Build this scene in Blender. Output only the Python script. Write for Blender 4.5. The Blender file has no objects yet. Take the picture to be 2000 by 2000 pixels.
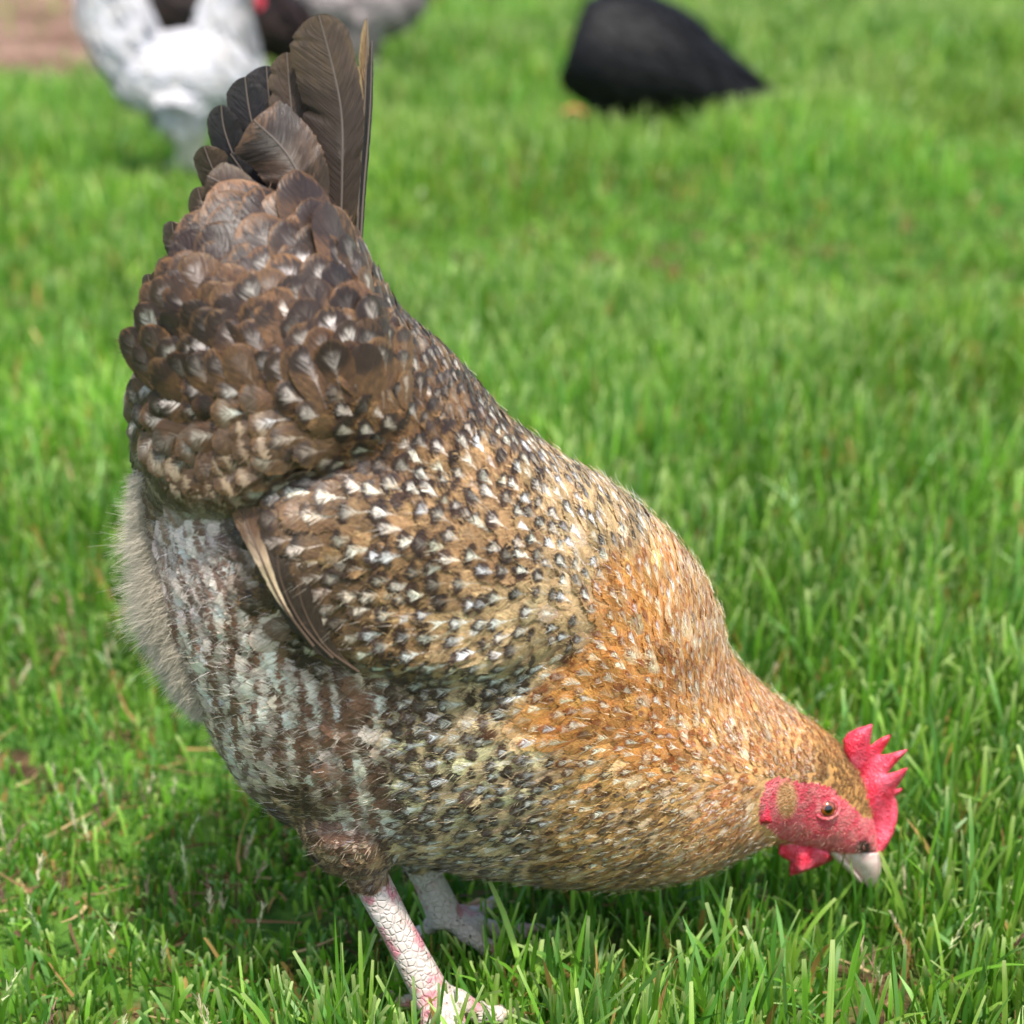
import bpy, math, random
import numpy as np
from mathutils import Vector
from mathutils.bvhtree import BVHTree
from mathutils.geometry import delaunay_2d_cdt

rng = np.random.default_rng(7)
random.seed(7)
scene = bpy.context.scene
COL = scene.collection

# ------------------------------------------------------------------ camera, light, exposure
PITCH = math.radians(21.5)
CAM_H = 0.543
FOV = math.radians(30)
cam_d = bpy.data.cameras.new("camera")
cam = bpy.data.objects.new("camera", cam_d)
COL.objects.link(cam)
cam.location = (0, 0, CAM_H)
cam.rotation_euler = (math.pi / 2 - PITCH, 0, 0)
cam_d.sensor_width = 36
cam_d.lens = 18 / math.tan(FOV / 2)
cam_d.clip_start = 0.02
cam_d.clip_end = 500
cam_d.dof.use_dof = True
cam_d.dof.focus_distance = 0.825
cam_d.dof.aperture_fstop = 6.8
scene.camera = cam

SUN_DIR = Vector((0.12, -0.36, 0.925)).normalized()
world = bpy.data.worlds.new("World")
scene.world = world
world.use_nodes = True
wn = world.node_tree.nodes
bg = wn["Background"]
sky = wn.new("ShaderNodeTexSky")
sky.sky_type = 'NISHITA'
sky.sun_disc = False
sky.sun_elevation = math.asin(SUN_DIR.z)
sky.sun_rotation = math.atan2(SUN_DIR.x, SUN_DIR.y)
sky.dust_density = 3.0
sky.air_density = 1.0
world.node_tree.links.new(sky.outputs[0], bg.inputs[0])
bg.inputs[1].default_value = 0.15
sun_d = bpy.data.lights.new("sun", 'SUN')
sun_d.energy = 3.3
sun_d.angle = math.radians(3.0)
sun_d.color = (1.0, 0.96, 0.89)
sun = bpy.data.objects.new("sun", sun_d)
COL.objects.link(sun)
sun.rotation_euler = SUN_DIR.to_track_quat('Z', 'Y').to_euler()
scene.view_settings.view_transform = 'Standard'
scene.view_settings.look = 'None'
scene.view_settings.exposure = 0.85
scene.view_settings.gamma = 1
scene.cycles.max_bounces = 8
scene.cycles.transparent_max_bounces = 14


# ------------------------------------------------------------------ helpers
def lin(c):
    c = np.asarray(c, float) / 255.0
    return np.where(c <= 0.04045, c / 12.92, ((c + 0.055) / 1.055) ** 2.4)


def l4(c):
    return tuple(lin(c)) + (1.0,)


def smooth(a, b, x):
    t = np.clip((x - a) / (b - a), 0, 1)
    return t * t * (3 - 2 * t)


# the reference side view the big hen was measured in: eye point, axes, measure units
EYE = np.array([0, 0, CAM_H])
FW = np.array([0, math.cos(PITCH), -math.sin(PITCH)])
UP = np.array([0, math.sin(PITCH), math.cos(PITCH)])
RT = np.array([1.0, 0, 0])
FP = 1000 / math.tan(FOV / 2)


def ray(px, py):
    px = np.asarray(px, float)[..., None]
    py = np.asarray(py, float)[..., None]
    return FW + RT * (px - 1000) / FP + UP * (1000 - py) / FP


PL_Y, PL_K, PL_X = 0.772, 0.20, -0.036


def depth_of(px, py):
    r = ray(px, py)
    return (PL_Y - PL_K * PL_X) / (r[..., 1] - PL_K * r[..., 0])


def W(px, py, off=0.0, t=None):
    """a point of the hen's own upright middle plane (off = metres beyond it)"""
    if t is None:
        t = depth_of(px, py)
    t = np.asarray(t) + off
    return EYE + ray(px, py) * t[..., None]


def chart(P):
    d = np.asarray(P) - EYE
    z = d @ FW
    return 1000 + FP * (d @ RT) / z, 1000 - FP * (d @ UP) / z, z


def new_mesh(name, verts, faces, mats=(), parent=None, smooth_sh=True, tag=None):
    me = bpy.data.meshes.new(name)
    verts = np.asarray(verts, float)
    if isinstance(faces, np.ndarray):
        k = faces.shape[1]
        me.vertices.add(len(verts))
        me.vertices.foreach_set("co", verts.astype(np.float32).ravel())
        me.loops.add(faces.size)
        me.loops.foreach_set("vertex_index", faces.astype(np.int32).ravel())
        me.polygons.add(len(faces))
        me.polygons.foreach_set("loop_start", np.arange(0, faces.size, k, dtype=np.int32))
        me.polygons.foreach_set("loop_total", np.full(len(faces), k, dtype=np.int32))
        me.update(calc_edges=True)
        me.validate()
    else:
        me.from_pydata([tuple(v) for v in verts], [], faces)
        me.update()
    if smooth_sh:
        me.polygons.foreach_set("use_smooth", np.ones(len(me.polygons), dtype=bool))
    for m in mats:
        me.materials.append(m)
    ob = bpy.data.objects.new(name, me)
    COL.objects.link(ob)
    if parent is not None:
        ob.parent = parent
        ob.matrix_parent_inverse = parent_inv(parent)
    return ob


def parent_inv(p):
    # children are modelled in world space: cancel the parent's own placement
    return p.matrix_basis.inverted()


def attr_col(me, name, arr):
    a = me.attributes.new(name, 'FLOAT_COLOR', 'POINT')
    arr = np.asarray(arr, np.float32)
    if arr.shape[1] == 3:
        arr = np.concatenate([arr, np.ones((len(arr), 1), np.float32)], 1)
    a.data.foreach_set("color", arr.ravel())


def empty(name, loc, label, cat, group=None):
    o = bpy.data.objects.new(name, None)
    o.empty_display_size = 0.05
    o.location = loc
    COL.objects.link(o)
    o["label"] = label
    o["category"] = cat
    if group:
        o["group"] = group
    return o


class NT:
    """tiny node-tree writer"""
    def __init__(self, name):
        self.m = bpy.data.materials.new(name)
        self.m.use_nodes = True
        self.t = self.m.node_tree
        self.n = self.t.nodes
        self.bsdf = self.n["Principled BSDF"]
        self.out = self.n["Material Output"]

    def link(self, a, b):
        self.t.links.new(a, b)

    def set(self, sock, v):
        if isinstance(v, bpy.types.NodeSocket):
            self.link(v, sock)
        else:
            sock.default_value = v

    def math(self, op, a, b=0.0, c=0.0, clamp=False):
        n = self.n.new("ShaderNodeMath")
        n.operation = op
        n.use_clamp = clamp
        self.set(n.inputs[0], a)
        self.set(n.inputs[1], b)
        self.set(n.inputs[2], c)
        return n.outputs[0]

    def ss(self, x, a, b, lo=0.0, hi=1.0):
        n = self.n.new("ShaderNodeMapRange")
        n.interpolation_type = 'SMOOTHSTEP'
        self.set(n.inputs[0], x)
        self.set(n.inputs[1], a)
        self.set(n.inputs[2], b)
        self.set(n.inputs[3], lo)
        self.set(n.inputs[4], hi)
        return n.outputs[0]

    def mix(self, f, a, b, mode='MIX'):
        n = self.n.new("ShaderNodeMix")
        n.data_type = 'RGBA'
        n.blend_type = mode
        self.set(n.inputs[0], f)
        self.set(n.inputs[6], a)
        self.set(n.inputs[7], b)
        return n.outputs[2]

    def attr(self, name):
        n = self.n.new("ShaderNodeAttribute")
        n.attribute_name = name
        return n

    def xyz(self, v):
        n = self.n.new("ShaderNodeSeparateXYZ")
        self.link(v, n.inputs[0])
        return n.outputs

    def comb(self, x, y, z):
        n = self.n.new("ShaderNodeCombineXYZ")
        self.set(n.inputs[0], x)
        self.set(n.inputs[1], y)
        self.set(n.inputs[2], z)
        return n.outputs[0]

    def noise(self, vec, scale, detail=2.0, rough=0.5):
        n = self.n.new("ShaderNodeTexNoise")
        if vec is not None:
            self.link(vec, n.inputs["Vector"])
        n.inputs["Scale"].default_value = scale
        n.inputs["Detail"].default_value = detail
        n.inputs["Roughness"].default_value = rough
        return n.outputs[0]

    def voronoi(self, vec, scale, feature='F1'):
        n = self.n.new("ShaderNodeTexVoronoi")
        n.feature = feature
        if vec is not None:
            self.link(vec, n.inputs["Vector"])
        n.inputs["Scale"].default_value = scale
        return n.outputs["Distance"]

    def objco(self):
        return self.n.new("ShaderNodeTexCoord").outputs["Object"]

    def bump(self, h, strength, dist):
        n = self.n.new("ShaderNodeBump")
        n.inputs["Strength"].default_value = strength
        n.inputs["Distance"].default_value = dist
        self.link(h, n.inputs["Height"])
        self.link(n.outputs[0], self.bsdf.inputs["Normal"])
        return n.outputs[0]

    def p(self, **k):
        for a, v in k.items():
            self.set(self.bsdf.inputs[a.replace("_", " ")], v)


# ------------------------------------------------------------------ materials
def feather_material(name="feather_vane", vf=26.0, uf=11.0):
    t = NT(name)
    uv = t.xyz(t.attr("fuv").outputs["Vector"])
    u, v, rnd = uv[0], uv[1], uv[2]
    pr = t.xyz(t.attr("fpar").outputs["Vector"])          # spot position, spot radius, light strength
    pr2 = t.xyz(t.attr("fpar2").outputs["Vector"])        # spot width across, second bar, lacing
    au = t.math('ABSOLUTE', u)
    roff = t.math('MULTIPLY', rnd, 37.0)
    bco = t.comb(t.math('SUBTRACT', t.math('MULTIPLY', v, vf), t.math('MULTIPLY', au, uf)),
                 t.math('MULTIPLY', u, 1.3), roff)
    streak = t.noise(bco, 1.0, 2.0, 0.6)
    bco2 = t.comb(t.math('MULTIPLY', v, 5.0), t.math('MULTIPLY', u, 3.0), roff)
    blotch = t.noise(bco2, 1.3, 3.0, 0.6)
    speck = t.noise(t.objco(), 1400.0, 2.0, 0.6)
    dv = t.math('MULTIPLY', t.math('SUBTRACT', streak, 0.5), 0.36)
    vv = t.math('ADD', v, dv)
    vv = t.math('ADD', vv, t.math('MULTIPLY', t.math('SUBTRACT', blotch, 0.5), 0.16))
    # the edge metric for lacing
    e = t.math('ADD', t.math('POWER', t.math('MAXIMUM', vv, 0.0), 5.0), t.math('POWER', au, 4.0))
    lace = t.math('MULTIPLY', t.ss(e, 0.62, 1.05), pr2[2])

    def spot(off, width):
        a = t.math('DIVIDE', t.math('SUBTRACT', t.math('ADD', vv, off), pr[0]), pr[1])
        b = t.math('DIVIDE', u, width)
        d = t.math('SQRT', t.math('ADD', t.math('MULTIPLY', a, a), t.math('MULTIPLY', b, b)))
        return t.ss(d, 0.75, 1.15, 1.0, 0.0)
    s1 = spot(0.0, pr2[0])
    s2 = t.math('MULTIPLY', t.math('MAXIMUM', spot(0.45, pr2[0]), spot(-0.45, pr2[0])), pr2[1])
    wedge = t.math('ADD', 0.04, t.math('MULTIPLY', t.math('MAXIMUM', t.math('SUBTRACT', vv, 0.42), 0.0), 1.05))
    lw = t.ss(t.math('ADD', t.math('DIVIDE', au, wedge), t.math('MULTIPLY', t.math('SUBTRACT', streak, 0.5), -1.6)), 0.35, 1.25, 1.0, 0.0)
    l_on = t.math('MULTIPLY', t.ss(vv, 0.22, 0.42), t.ss(vv, pr[0], t.math('ADD', pr[0], 0.10), 1.0, 0.0))
    light = t.math('MULTIPLY', t.math('MULTIPLY', lw, l_on), pr[2], clamp=True)
    light = t.math('MULTIPLY', light, t.ss(streak, 0.36, 0.60, 0.12, 1.0))
    shaft = t.math('MULTIPLY', t.ss(au, 0.015, 0.055, 1.0, 0.0), t.ss(v, 0.75, 0.95, 0.65, 0.0))
    c = t.mix(t.math('MULTIPLY', t.ss(blotch, 0.35, 0.7), 0.45), t.attr("cbase").outputs["Color"], t.attr("ctip").outputs["Color"])
    c = t.mix(lace, c, t.attr("ctip").outputs["Color"])
    mott = t.noise(t.comb(t.math('MULTIPLY', v, 13.0), t.math('MULTIPLY', u, 4.0), t.math('ADD', roff, 5.0)), 1.0, 3.0, 0.65)
    mott = t.math('MULTIPLY', t.ss(mott, 0.50, 0.60), t.math('MULTIPLY', t.math('SUBTRACT', 1.0, pr2[1]), 0.38))
    c = t.mix(mott, c, t.attr("cdark").outputs["Color"])
    grain = t.ss(speck, 0.28, 0.5, 0.75, 1.0)
    c = t.mix(t.math('MULTIPLY', s1, grain), c, t.attr("cdark").outputs["Color"])
    c = t.mix(light, c, t.attr("clight").outputs["Color"])
    late = t.math('MAXIMUM', s2, t.math('MULTIPLY', s1, pr2[1]))
    c = t.mix(t.math('MULTIPLY', late, grain), c, t.attr("cdark").outputs["Color"])
    c = t.mix(t.math('MULTIPLY', shaft, t.math('MULTIPLY', pr[2], 0.7)), c, t.attr("clight").outputs["Color"])
    hs = t.n.new("ShaderNodeHueSaturation")
    t.link(c, hs.inputs["Color"])
    t.link(t.ss(streak, 0.25, 0.75, 0.70, 1.28), hs.inputs["Value"])
    c = hs.outputs[0]
    t.p(Base_Color=c, Roughness=0.40, Specular_IOR_Level=0.38)
    t.p(Sheen_Weight=0.12, Sheen_Roughness=0.4)
    nb = t.bump(streak, 0.55, 0.0007)
    fine = t.noise(t.comb(t.math('SUBTRACT', t.math('MULTIPLY', v, vf * 2.3), t.math('MULTIPLY', au, uf * 2.3)), t.math('MULTIPLY', u, 1.1), t.math('ADD', roff, 9.0)), 1.0, 1.0, 0.5)
    em = t.math('ADD', t.math('POWER', t.math('MAXIMUM', v, 0.0), 5.0), t.math('POWER', au, 3.0))
    soft = t.attr("fpar").outputs["Alpha"]
    cutl = t.math('MULTIPLY', t.ss(em, 0.42, 1.15, 0.0, 0.64), soft)
    alpha = t.ss(fine, t.math('SUBTRACT', cutl, 0.03), t.math('ADD', cutl, 0.03))
    tr = t.n.new("ShaderNodeBsdfTranslucent")
    t.link(c, tr.inputs[0])
    t.link(nb, tr.inputs["Normal"])
    mx = t.n.new("ShaderNodeMixShader")
    mx.inputs[0].default_value = 0.13
    t.link(t.bsdf.outputs[0], mx.inputs[1])
    t.link(tr.outputs[0], mx.inputs[2])
    clear = t.n.new("ShaderNodeBsdfTransparent")
    ma = t.n.new("ShaderNodeMixShader")
    t.link(alpha, ma.inputs[0])
    t.link(clear.outputs[0], ma.inputs[1])
    t.link(mx.outputs[0], ma.inputs[2])
    t.link(ma.outputs[0], t.out.inputs[0])
    return t.m


def strand_material(name, attrname="col", rough=0.6, transl=0.25, spec=0.3):
    t = NT(name)
    c = t.attr(attrname).outputs["Color"]
    t.p(Base_Color=c, Roughness=rough, Specular_IOR_Level=spec)
    tr = t.n.new("ShaderNodeBsdfTranslucent")
    t.link(c, tr.inputs[0])
    mx = t.n.new("ShaderNodeMixShader")
    mx.inputs[0].default_value = transl
    t.link(t.bsdf.outputs[0], mx.inputs[1])
    t.link(tr.outputs[0], mx.inputs[2])
    t.link(mx.outputs[0], t.out.inputs[0])
    return t.m


def grass_material():
    t = NT("grass_blade")
    c = t.attr("col").outputs["Color"]
    uv = t.xyz(t.attr("fuv").outputs["Vector"])
    vein = t.noise(t.comb(t.math('MULTIPLY', uv[0], 7.0), t.math('MULTIPLY', uv[1], 1.5), uv[2]), 1.0, 2.0)
    hs = t.n.new("ShaderNodeHueSaturation")
    t.link(c, hs.inputs["Color"])
    t.link(t.ss(vein, 0.3, 0.7, 0.78, 1.22), hs.inputs["Value"])
    c = hs.outputs[0]
    t.p(Base_Color=c, Roughness=0.42, Specular_IOR_Level=0.4)
    tr = t.n.new("ShaderNodeBsdfTranslucent")
    c2 = t.mix(1.0, c, (1.1, 1.12, 0.45, 1), 'MULTIPLY')
    t.link(c2, tr.inputs[0])
    mx = t.n.new("ShaderNodeMixShader")
    mx.inputs[0].default_value = 0.42
    t.link(t.bsdf.outputs[0], mx.inputs[1])
    t.link(tr.outputs[0], mx.inputs[2])
    t.link(mx.outputs[0], t.out.inputs[0])
    return t.m


def down_material(name, c1, c2, scale=90.0):
    t = NT(name)
    co = t.objco()
    n = t.noise(co, scale, 4.0, 0.6)
    c = t.mix(t.ss(n, 0.35, 0.65, 0.0, 0.35), t.attr("under").outputs["Color"], l4(c2))
    t.p(Base_Color=c, Roughness=0.85, Specular_IOR_Level=0.15)
    t.bump(t.noise(co, scale * 4, 3.0, 0.6), 0.6, 0.002)
    return t.m


def face_material():
    t = NT("face_skin")
    co = t.objco()
    n = t.noise(co, 160.0, 4.0, 0.65)
    c = t.mix(t.ss(n, 0.35, 0.68), l4((208, 66, 84)), l4((222, 128, 128)))
    vv = t.voronoi(co, 900.0)
    c = t.mix(t.ss(vv, 0.0, 0.35, 0.30, 0.0), c, l4((238, 160, 150)))
    c = t.mix(t.ss(t.noise(co, 95.0, 4.0, 0.7), 0.50, 0.66, 0.0, 0.75), c, l4((172, 104, 96)))
    wr = t.noise(t.comb(t.math('MULTIPLY', t.xyz(co)[0], 500.0), 0.0, t.math('MULTIPLY', t.xyz(co)[2], 1600.0)), 1.0, 3.0, 0.6)
    c = t.mix(t.ss(wr, 0.54, 0.64, 0.0, 0.45), c, l4((138, 30, 48)))
    c = t.mix(t.attr("ear").outputs["Fac"], c, t.mix(t.ss(t.noise(co, 300.0, 3.0), 0.4, 0.6), l4((176, 128, 84)), l4((206, 160, 116))))
    c = t.mix(t.attr("nare").outputs["Fac"], c, l4((46, 38, 36)))
    t.p(Base_Color=c, Roughness=0.5, Subsurface_Weight=0.2, Subsurface_Scale=0.003, Specular_IOR_Level=0.4)
    t.bsdf.inputs["Subsurface Radius"].default_value = (1.0, 0.3, 0.2)
    t.bump(t.math('ADD', t.math('MULTIPLY', vv, 0.6), n), 0.8, 0.0012)
    return t.m


def comb_material():
    t = NT("comb_skin")
    co = t.objco()
    n = t.noise(co, 120.0, 4.0, 0.6)
    c = t.mix(t.ss(n, 0.35, 0.7), l4((214, 40, 66)), l4((234, 96, 116)))
    vv = t.voronoi(co, 1000.0)
    fl = t.ss(t.noise(co, 1300.0, 1.0), 0.62, 0.72)
    c = t.mix(t.math('MULTIPLY', fl, 0.4), c, l4((245, 170, 175)))
    t.p(Base_Color=c, Roughness=0.42, Subsurface_Weight=0.25, Subsurface_Scale=0.004, Specular_IOR_Level=0.45)
    t.bsdf.inputs["Subsurface Radius"].default_value = (1.0, 0.25, 0.2)
    t.bump(t.math('ADD', vv, t.math('MULTIPLY', n, 1.2)), 0.7, 0.0009)
    return t.m


def leg_material():
    t = NT("scaly_leg_skin")
    co = t.objco()
    vd = t.voronoi(co, 300.0, 'DISTANCE_TO_EDGE')
    n = t.noise(co, 70.0, 3.0, 0.6)
    c = t.mix(t.ss(n, 0.50, 0.62), l4((204, 193, 184)), l4((198, 132, 140)))
    c = t.mix(t.ss(vd, 0.0, 0.16, 0.13, 0.0), c, l4((150, 118, 108)))
    c = t.mix(t.ss(t.noise(co, 330.0, 2.0), 0.66, 0.72), c, l4((96, 74, 62)))
    c = t.mix(t.ss(t.noise(co, 120.0, 5.0, 0.7), 0.54, 0.68, 0.0, 0.45), c, l4((128, 100, 84)))
    t.p(Base_Color=c, Roughness=0.5, Specular_IOR_Level=0.4)
    t.bump(t.ss(vd, 0.0, 0.18), 0.6, 0.0009)
    return t.m


def plain(name, c, rough=0.5, spec=0.4, noise=None, sss=0.0):
    t = NT(name)
    col = l4(c)
    if noise:
        n = t.noise(t.objco(), noise[0], 4.0, 0.6)
        col = t.mix(t.ss(n, 0.3, 0.7), l4(c), l4(noise[1]))
        t.bump(n, 0.4, noise[2])
    t.p(Base_Color=col, Roughness=rough, Specular_IOR_Level=spec, Subsurface_Weight=sss, Subsurface_Scale=0.003)
    return t.m


M_FEATHER = feather_material()
M_LONG = feather_material("long_feather_vane", 150.0, 17.0)
M_FLUFF = strand_material("fluff_strand", rough=0.7, transl=0.3)
M_GRASS = grass_material()
M_UNDER = down_material("underdown", (96, 74, 58), (136, 108, 84))
M_FACE = face_material()
M_COMB = comb_material()
M_LEG = leg_material()
M_BEAK = plain("horn_beak", (240, 218, 208), 0.35, 0.5, (260.0, (222, 188, 180), 0.0003), 0.1)
M_CLAW = plain("claw_horn", (205, 190, 170), 0.4, 0.5, (300.0, (150, 130, 110), 0.0003))


M_SHAFT = plain("feather_shaft", (112, 100, 92), .35, .5)
M_SHAFT_DARK = plain("feather_shaft_dark", (84, 68, 56), .4, .4)


def eye_material():
    t = NT("hen_eye")
    co = t.xyz(t.objco())
    d = t.math('SQRT', t.math('ADD', t.math('MULTIPLY', co[0], co[0]), t.math('MULTIPLY', co[1], co[1])))
    n = t.noise(t.objco(), 900.0, 2.0)
    iris = t.mix(t.ss(n, 0.3, 0.7), l4((158, 78, 26)), l4((100, 42, 14)))
    c = t.mix(t.ss(d, 0.0019, 0.0022), l4((4, 3, 3)), iris)
    c = t.mix(t.ss(d, 0.0030, 0.0034), c, l4((40, 18, 12)))
    t.p(Base_Color=c, Roughness=0.06, Specular_IOR_Level=0.6, Coat_Weight=1.0)
    return t.m


M_EYE = eye_material()


# ------------------------------------------------------------------ ground
def vnoise(x, y, seed=0):
    x = np.asarray(x, float); y = np.asarray(y, float)
    xi = np.floor(x).astype(np.int64); yi = np.floor(y).astype(np.int64)
    fx = x - xi; fy = y - yi
    fx = fx * fx * (3 - 2 * fx); fy = fy * fy * (3 - 2 * fy)

    def h(a, b):
        n = (a * 374761393 + b * 668265263 + seed * 974634777) & 0x7fffffff
        n = ((n ^ (n >> 13)) * 1274126177) & 0x7fffffff
        return ((n ^ (n >> 16)) & 0xffff) / 65535.0
    return (h(xi, yi) * (1 - fx) + h(xi + 1, yi) * fx) * (1 - fy) + (h(xi, yi + 1) * (1 - fx) + h(xi + 1, yi + 1) * fx) * fy


def fbm(x, y, seed=0, o=3):
    s = 0; a = 1; tot = 0
    for i in range(o):
        s = s + a * vnoise(x * 2 ** i, y * 2 ** i, seed + i); tot += a; a *= 0.5
    return s / tot


def terrain(x, y):
    amp = smooth(0.9, 2.2, np.asarray(y, float)) * 0.050 + 0.006
    return (fbm(np.asarray(x) * 1.9 + 3, np.asarray(y) * 1.9 + 1, 5) - 0.5) * amp * 2 - 0.004


def bare(x, y):
    """1 where the ground is bare soil (the bed at the back left)"""
    x = np.asarray(x, float); y = np.asarray(y, float)
    w = (fbm(x * 3, y * 3, 21) - 0.5) * 0.5
    return smooth(3.35, 3.6, y + w + 0.0 * x) * smooth(-0.42, -0.60, x + w * 0.5)


def build_ground():
    xs = np.concatenate([[-200, -60, -20, -8], np.linspace(-4, 4, 161), [8, 20, 60, 200]])
    ys = np.concatenate([[-200, -60, -20, -6, -2], np.linspace(-1, 8, 181), [14, 30, 80, 200]])
    X, Y = np.meshgrid(xs, ys)
    Z = terrain(X, Y)
    far = np.maximum(np.abs(X) - 4, 0) + np.maximum(Y - 8, 0) + np.maximum(-1 - Y, 0)
    Z = np.where(far > 0, 0, Z)
    V = np.stack([X, Y, Z], -1).reshape(-1, 3)
    nx, ny = len(xs), len(ys)
    i = np.arange(ny - 1)[:, None] * nx + np.arange(nx - 1)[None]
    F = np.stack([i, i + 1, i + nx + 1, i + nx], -1).reshape(-1, 4)
    t = NT("soil_under_turf")
    co = t.objco()
    b = t.attr("bare").outputs["Fac"]
    n1 = t.noise(co, 60.0, 5.0, 0.65)
    n2 = t.noise(co, 6.0, 4.0, 0.6)
    soil = t.mix(t.ss(n1, 0.35, 0.65), l4((58, 44, 32)), l4((104, 84, 58)))
    mul = t.mix(t.ss(n2, 0.35, 0.6), l4((104, 78, 64)), l4((150, 122, 106)))
    mul = t.mix(t.ss(n1, 0.4, 0.6, 0.0, 0.6), mul, l4((84, 66, 54)))
    green = t.mix(t.ss(n1, 0.35, 0.6), l4((50, 82, 28)), l4((80, 116, 44)))
    c = t.mix(t.ss(t.noise(co, 25.0, 3.0), 0.34, 0.50), soil, green)
    c = t.mix(b, c, mul)
    t.p(Base_Color=c, Roughness=0.95, Specular_IOR_Level=0.1)
    t.bump(n1, 0.8, 0.01)
    ob = new_mesh("ground", V, F, [t.m])
    ba = bare(V[:, 0], V[:, 1])
    attr_col(ob.data, "bare", np.repeat(ba[:, None], 3, 1))
    ob["kind"] = "structure"
    return ob


build_ground()


# ------------------------------------------------------------------ the big hen: body volume
def catmull(pts, n):
    pts = np.asarray(pts, float)
    k = len(pts)
    ts = np.linspace(0, k - 1, n)
    out = []
    for t in ts:
        i = min(int(t), k - 2)
        f = t - i
        p0 = pts[max(i - 1, 0)]; p1 = pts[i]; p2 = pts[i + 1]; p3 = pts[min(i + 2, k - 1)]
        out.append(0.5 * ((2 * p1) + (-p0 + p2) * f + (2 * p0 - 5 * p1 + 4 * p2 - p3) * f * f + (-p0 + 3 * p1 - 3 * p2 + p3) * f ** 3))
    return np.array(out)


# ventral outline x,y / dorsal outline x,y / half width in metres
ST = np.array([
    (540, 455, 650, 445, .012), (455, 490, 700, 485, .028), (375, 545, 735, 540, .040), (315, 615, 785, 615, .053),
    (280, 710, 880, 695, .064), (280, 860, 985, 815, .075), (300, 1040, 1085, 885, .082), (330, 1220, 1185, 945, .086),
    (405, 1390, 1275, 1015, .087), (505, 1550, 1352, 1100, .084), (690, 1655, 1400, 1195, .078), (920, 1698, 1412, 1255, .070),
    (1140, 1728, 1440, 1298, .060), (1335, 1712, 1505, 1357, .047), (1445, 1668, 1592, 1418, .031), (1503, 1646, 1655, 1474, .0215),
    (1558, 1652, 1692, 1545, .0180), (1598, 1660, 1708, 1610, .0140), (1625, 1664, 1716, 1660, .0100)])

WING = np.array([(478, 990), (500, 1055), (535, 1150), (600, 1245), (665, 1300), (760, 1325), (880, 1335), (1000, 1328),
                 (1120, 1290), (1170, 1200), (1120, 1080), (980, 980), (800, 930), (620, 930)], float)
WING_HARD = WING[:9]
WING_SOFT = WING[8:]
SADDLE = np.array([(200, 840), (272, 915), (300, 965), (350, 1000), (420, 1012), (462, 1022), (520, 985), (580, 938), (680, 900),
                   (800, 820), (800, 600), (760, 400), (200, 350)], float)
SAD_HARD = SADDLE[:8]
SAD_SOFT = SADDLE[8:11]


def inside(poly, x, y):
    c = np.zeros(np.shape(x), bool)
    n = len(poly)
    for i in range(n):
        x1, y1 = poly[i]; x2, y2 = poly[(i + 1) % n]
        cond = ((y1 > y) != (y2 > y)) & (x < (x2 - x1) * (y - y1) / (y2 - y1 + 1e-9) + x1)
        c ^= cond
    return c


def dpoly(line, x, y, closed=False):
    d = np.full(np.shape(x), 1e9)
    n = len(line)
    for i in range(n if closed else n - 1):
        a = line[i]; b = line[(i + 1) % n]
        ab = b - a
        t = np.clip(((x - a[0]) * ab[0] + (y - a[1]) * ab[1]) / (ab @ ab), 0, 1)
        d = np.minimum(d, np.hypot(x - a[0] - t * ab[0], y - a[1] - t * ab[1]))
    return d


def relief(x, y):
    w = inside(WING, x, y) * smooth(0, 38, dpoly(WING_HARD, x, y)) * smooth(-60, 160, dpoly(WING_SOFT, x, y))
    s = inside(SADDLE, x, y) * smooth(0, 40, dpoly(SAD_HARD, x, y)) * smooth(-60, 140, dpoly(SAD_SOFT, x, y))
    crease = np.exp(-(dpoly(np.array([(450, 1020), (520, 985), (590, 935), (680, 905)], float), x, y) / 26) ** 2)
    return w * 0.010 + s * 0.011 - crease * 0.004


def loft_rings(rings, v0):
    """rings: (n, m, 3) -> verts, quads with fan caps"""
    n, m, _ = rings.shape
    V = rings.reshape(-1, 3)
    F = []
    for i in range(n - 1):
        for j in range(m):
            k = (j + 1) % m
            F.append((v0 + i * m + j, v0 + i * m + k, v0 + (i + 1) * m + k, v0 + (i + 1) * m + j))
    c0 = rings[0].mean(0); c1 = rings[-1].mean(0)
    V = np.vstack([V, c0, c1])
    a, b = v0 + n * m, v0 + n * m + 1
    for j in range(m):
        k = (j + 1) % m
        F.append((a, v0 + k, v0 + j))
        F.append((b, v0 + (n - 1) * m + j, v0 + (n - 1) * m + k))
    return V, F


def outline_rings(st, n, m, disp=True, off=0.0):
    S = catmull(st, n)
    th = np.linspace(0, 2 * math.pi, m, endpoint=False)
    rings = np.zeros((n, m, 3))
    for i, (lx, ly, rx, ry, w) in enumerate(S):
        t = float(depth_of((lx + rx) / 2, (ly + ry) / 2)) + off
        L = EYE + ray(lx, ly) * t; R = EYE + ray(rx, ry) * t
        c = (L + R) / 2; a = (R - L) / 2
        rings[i] = c + a * np.cos(th)[:, None] - FW * (w * np.sin(th))[:, None]
    if disp:
        px, py, z = chart(rings)
        s = np.sin(th)[None]
        d = relief(px, py) * smooth(0.02, 0.25, np.abs(s)) * np.sign(s)
        rings = rings - FW * d[..., None]
    return rings


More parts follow.
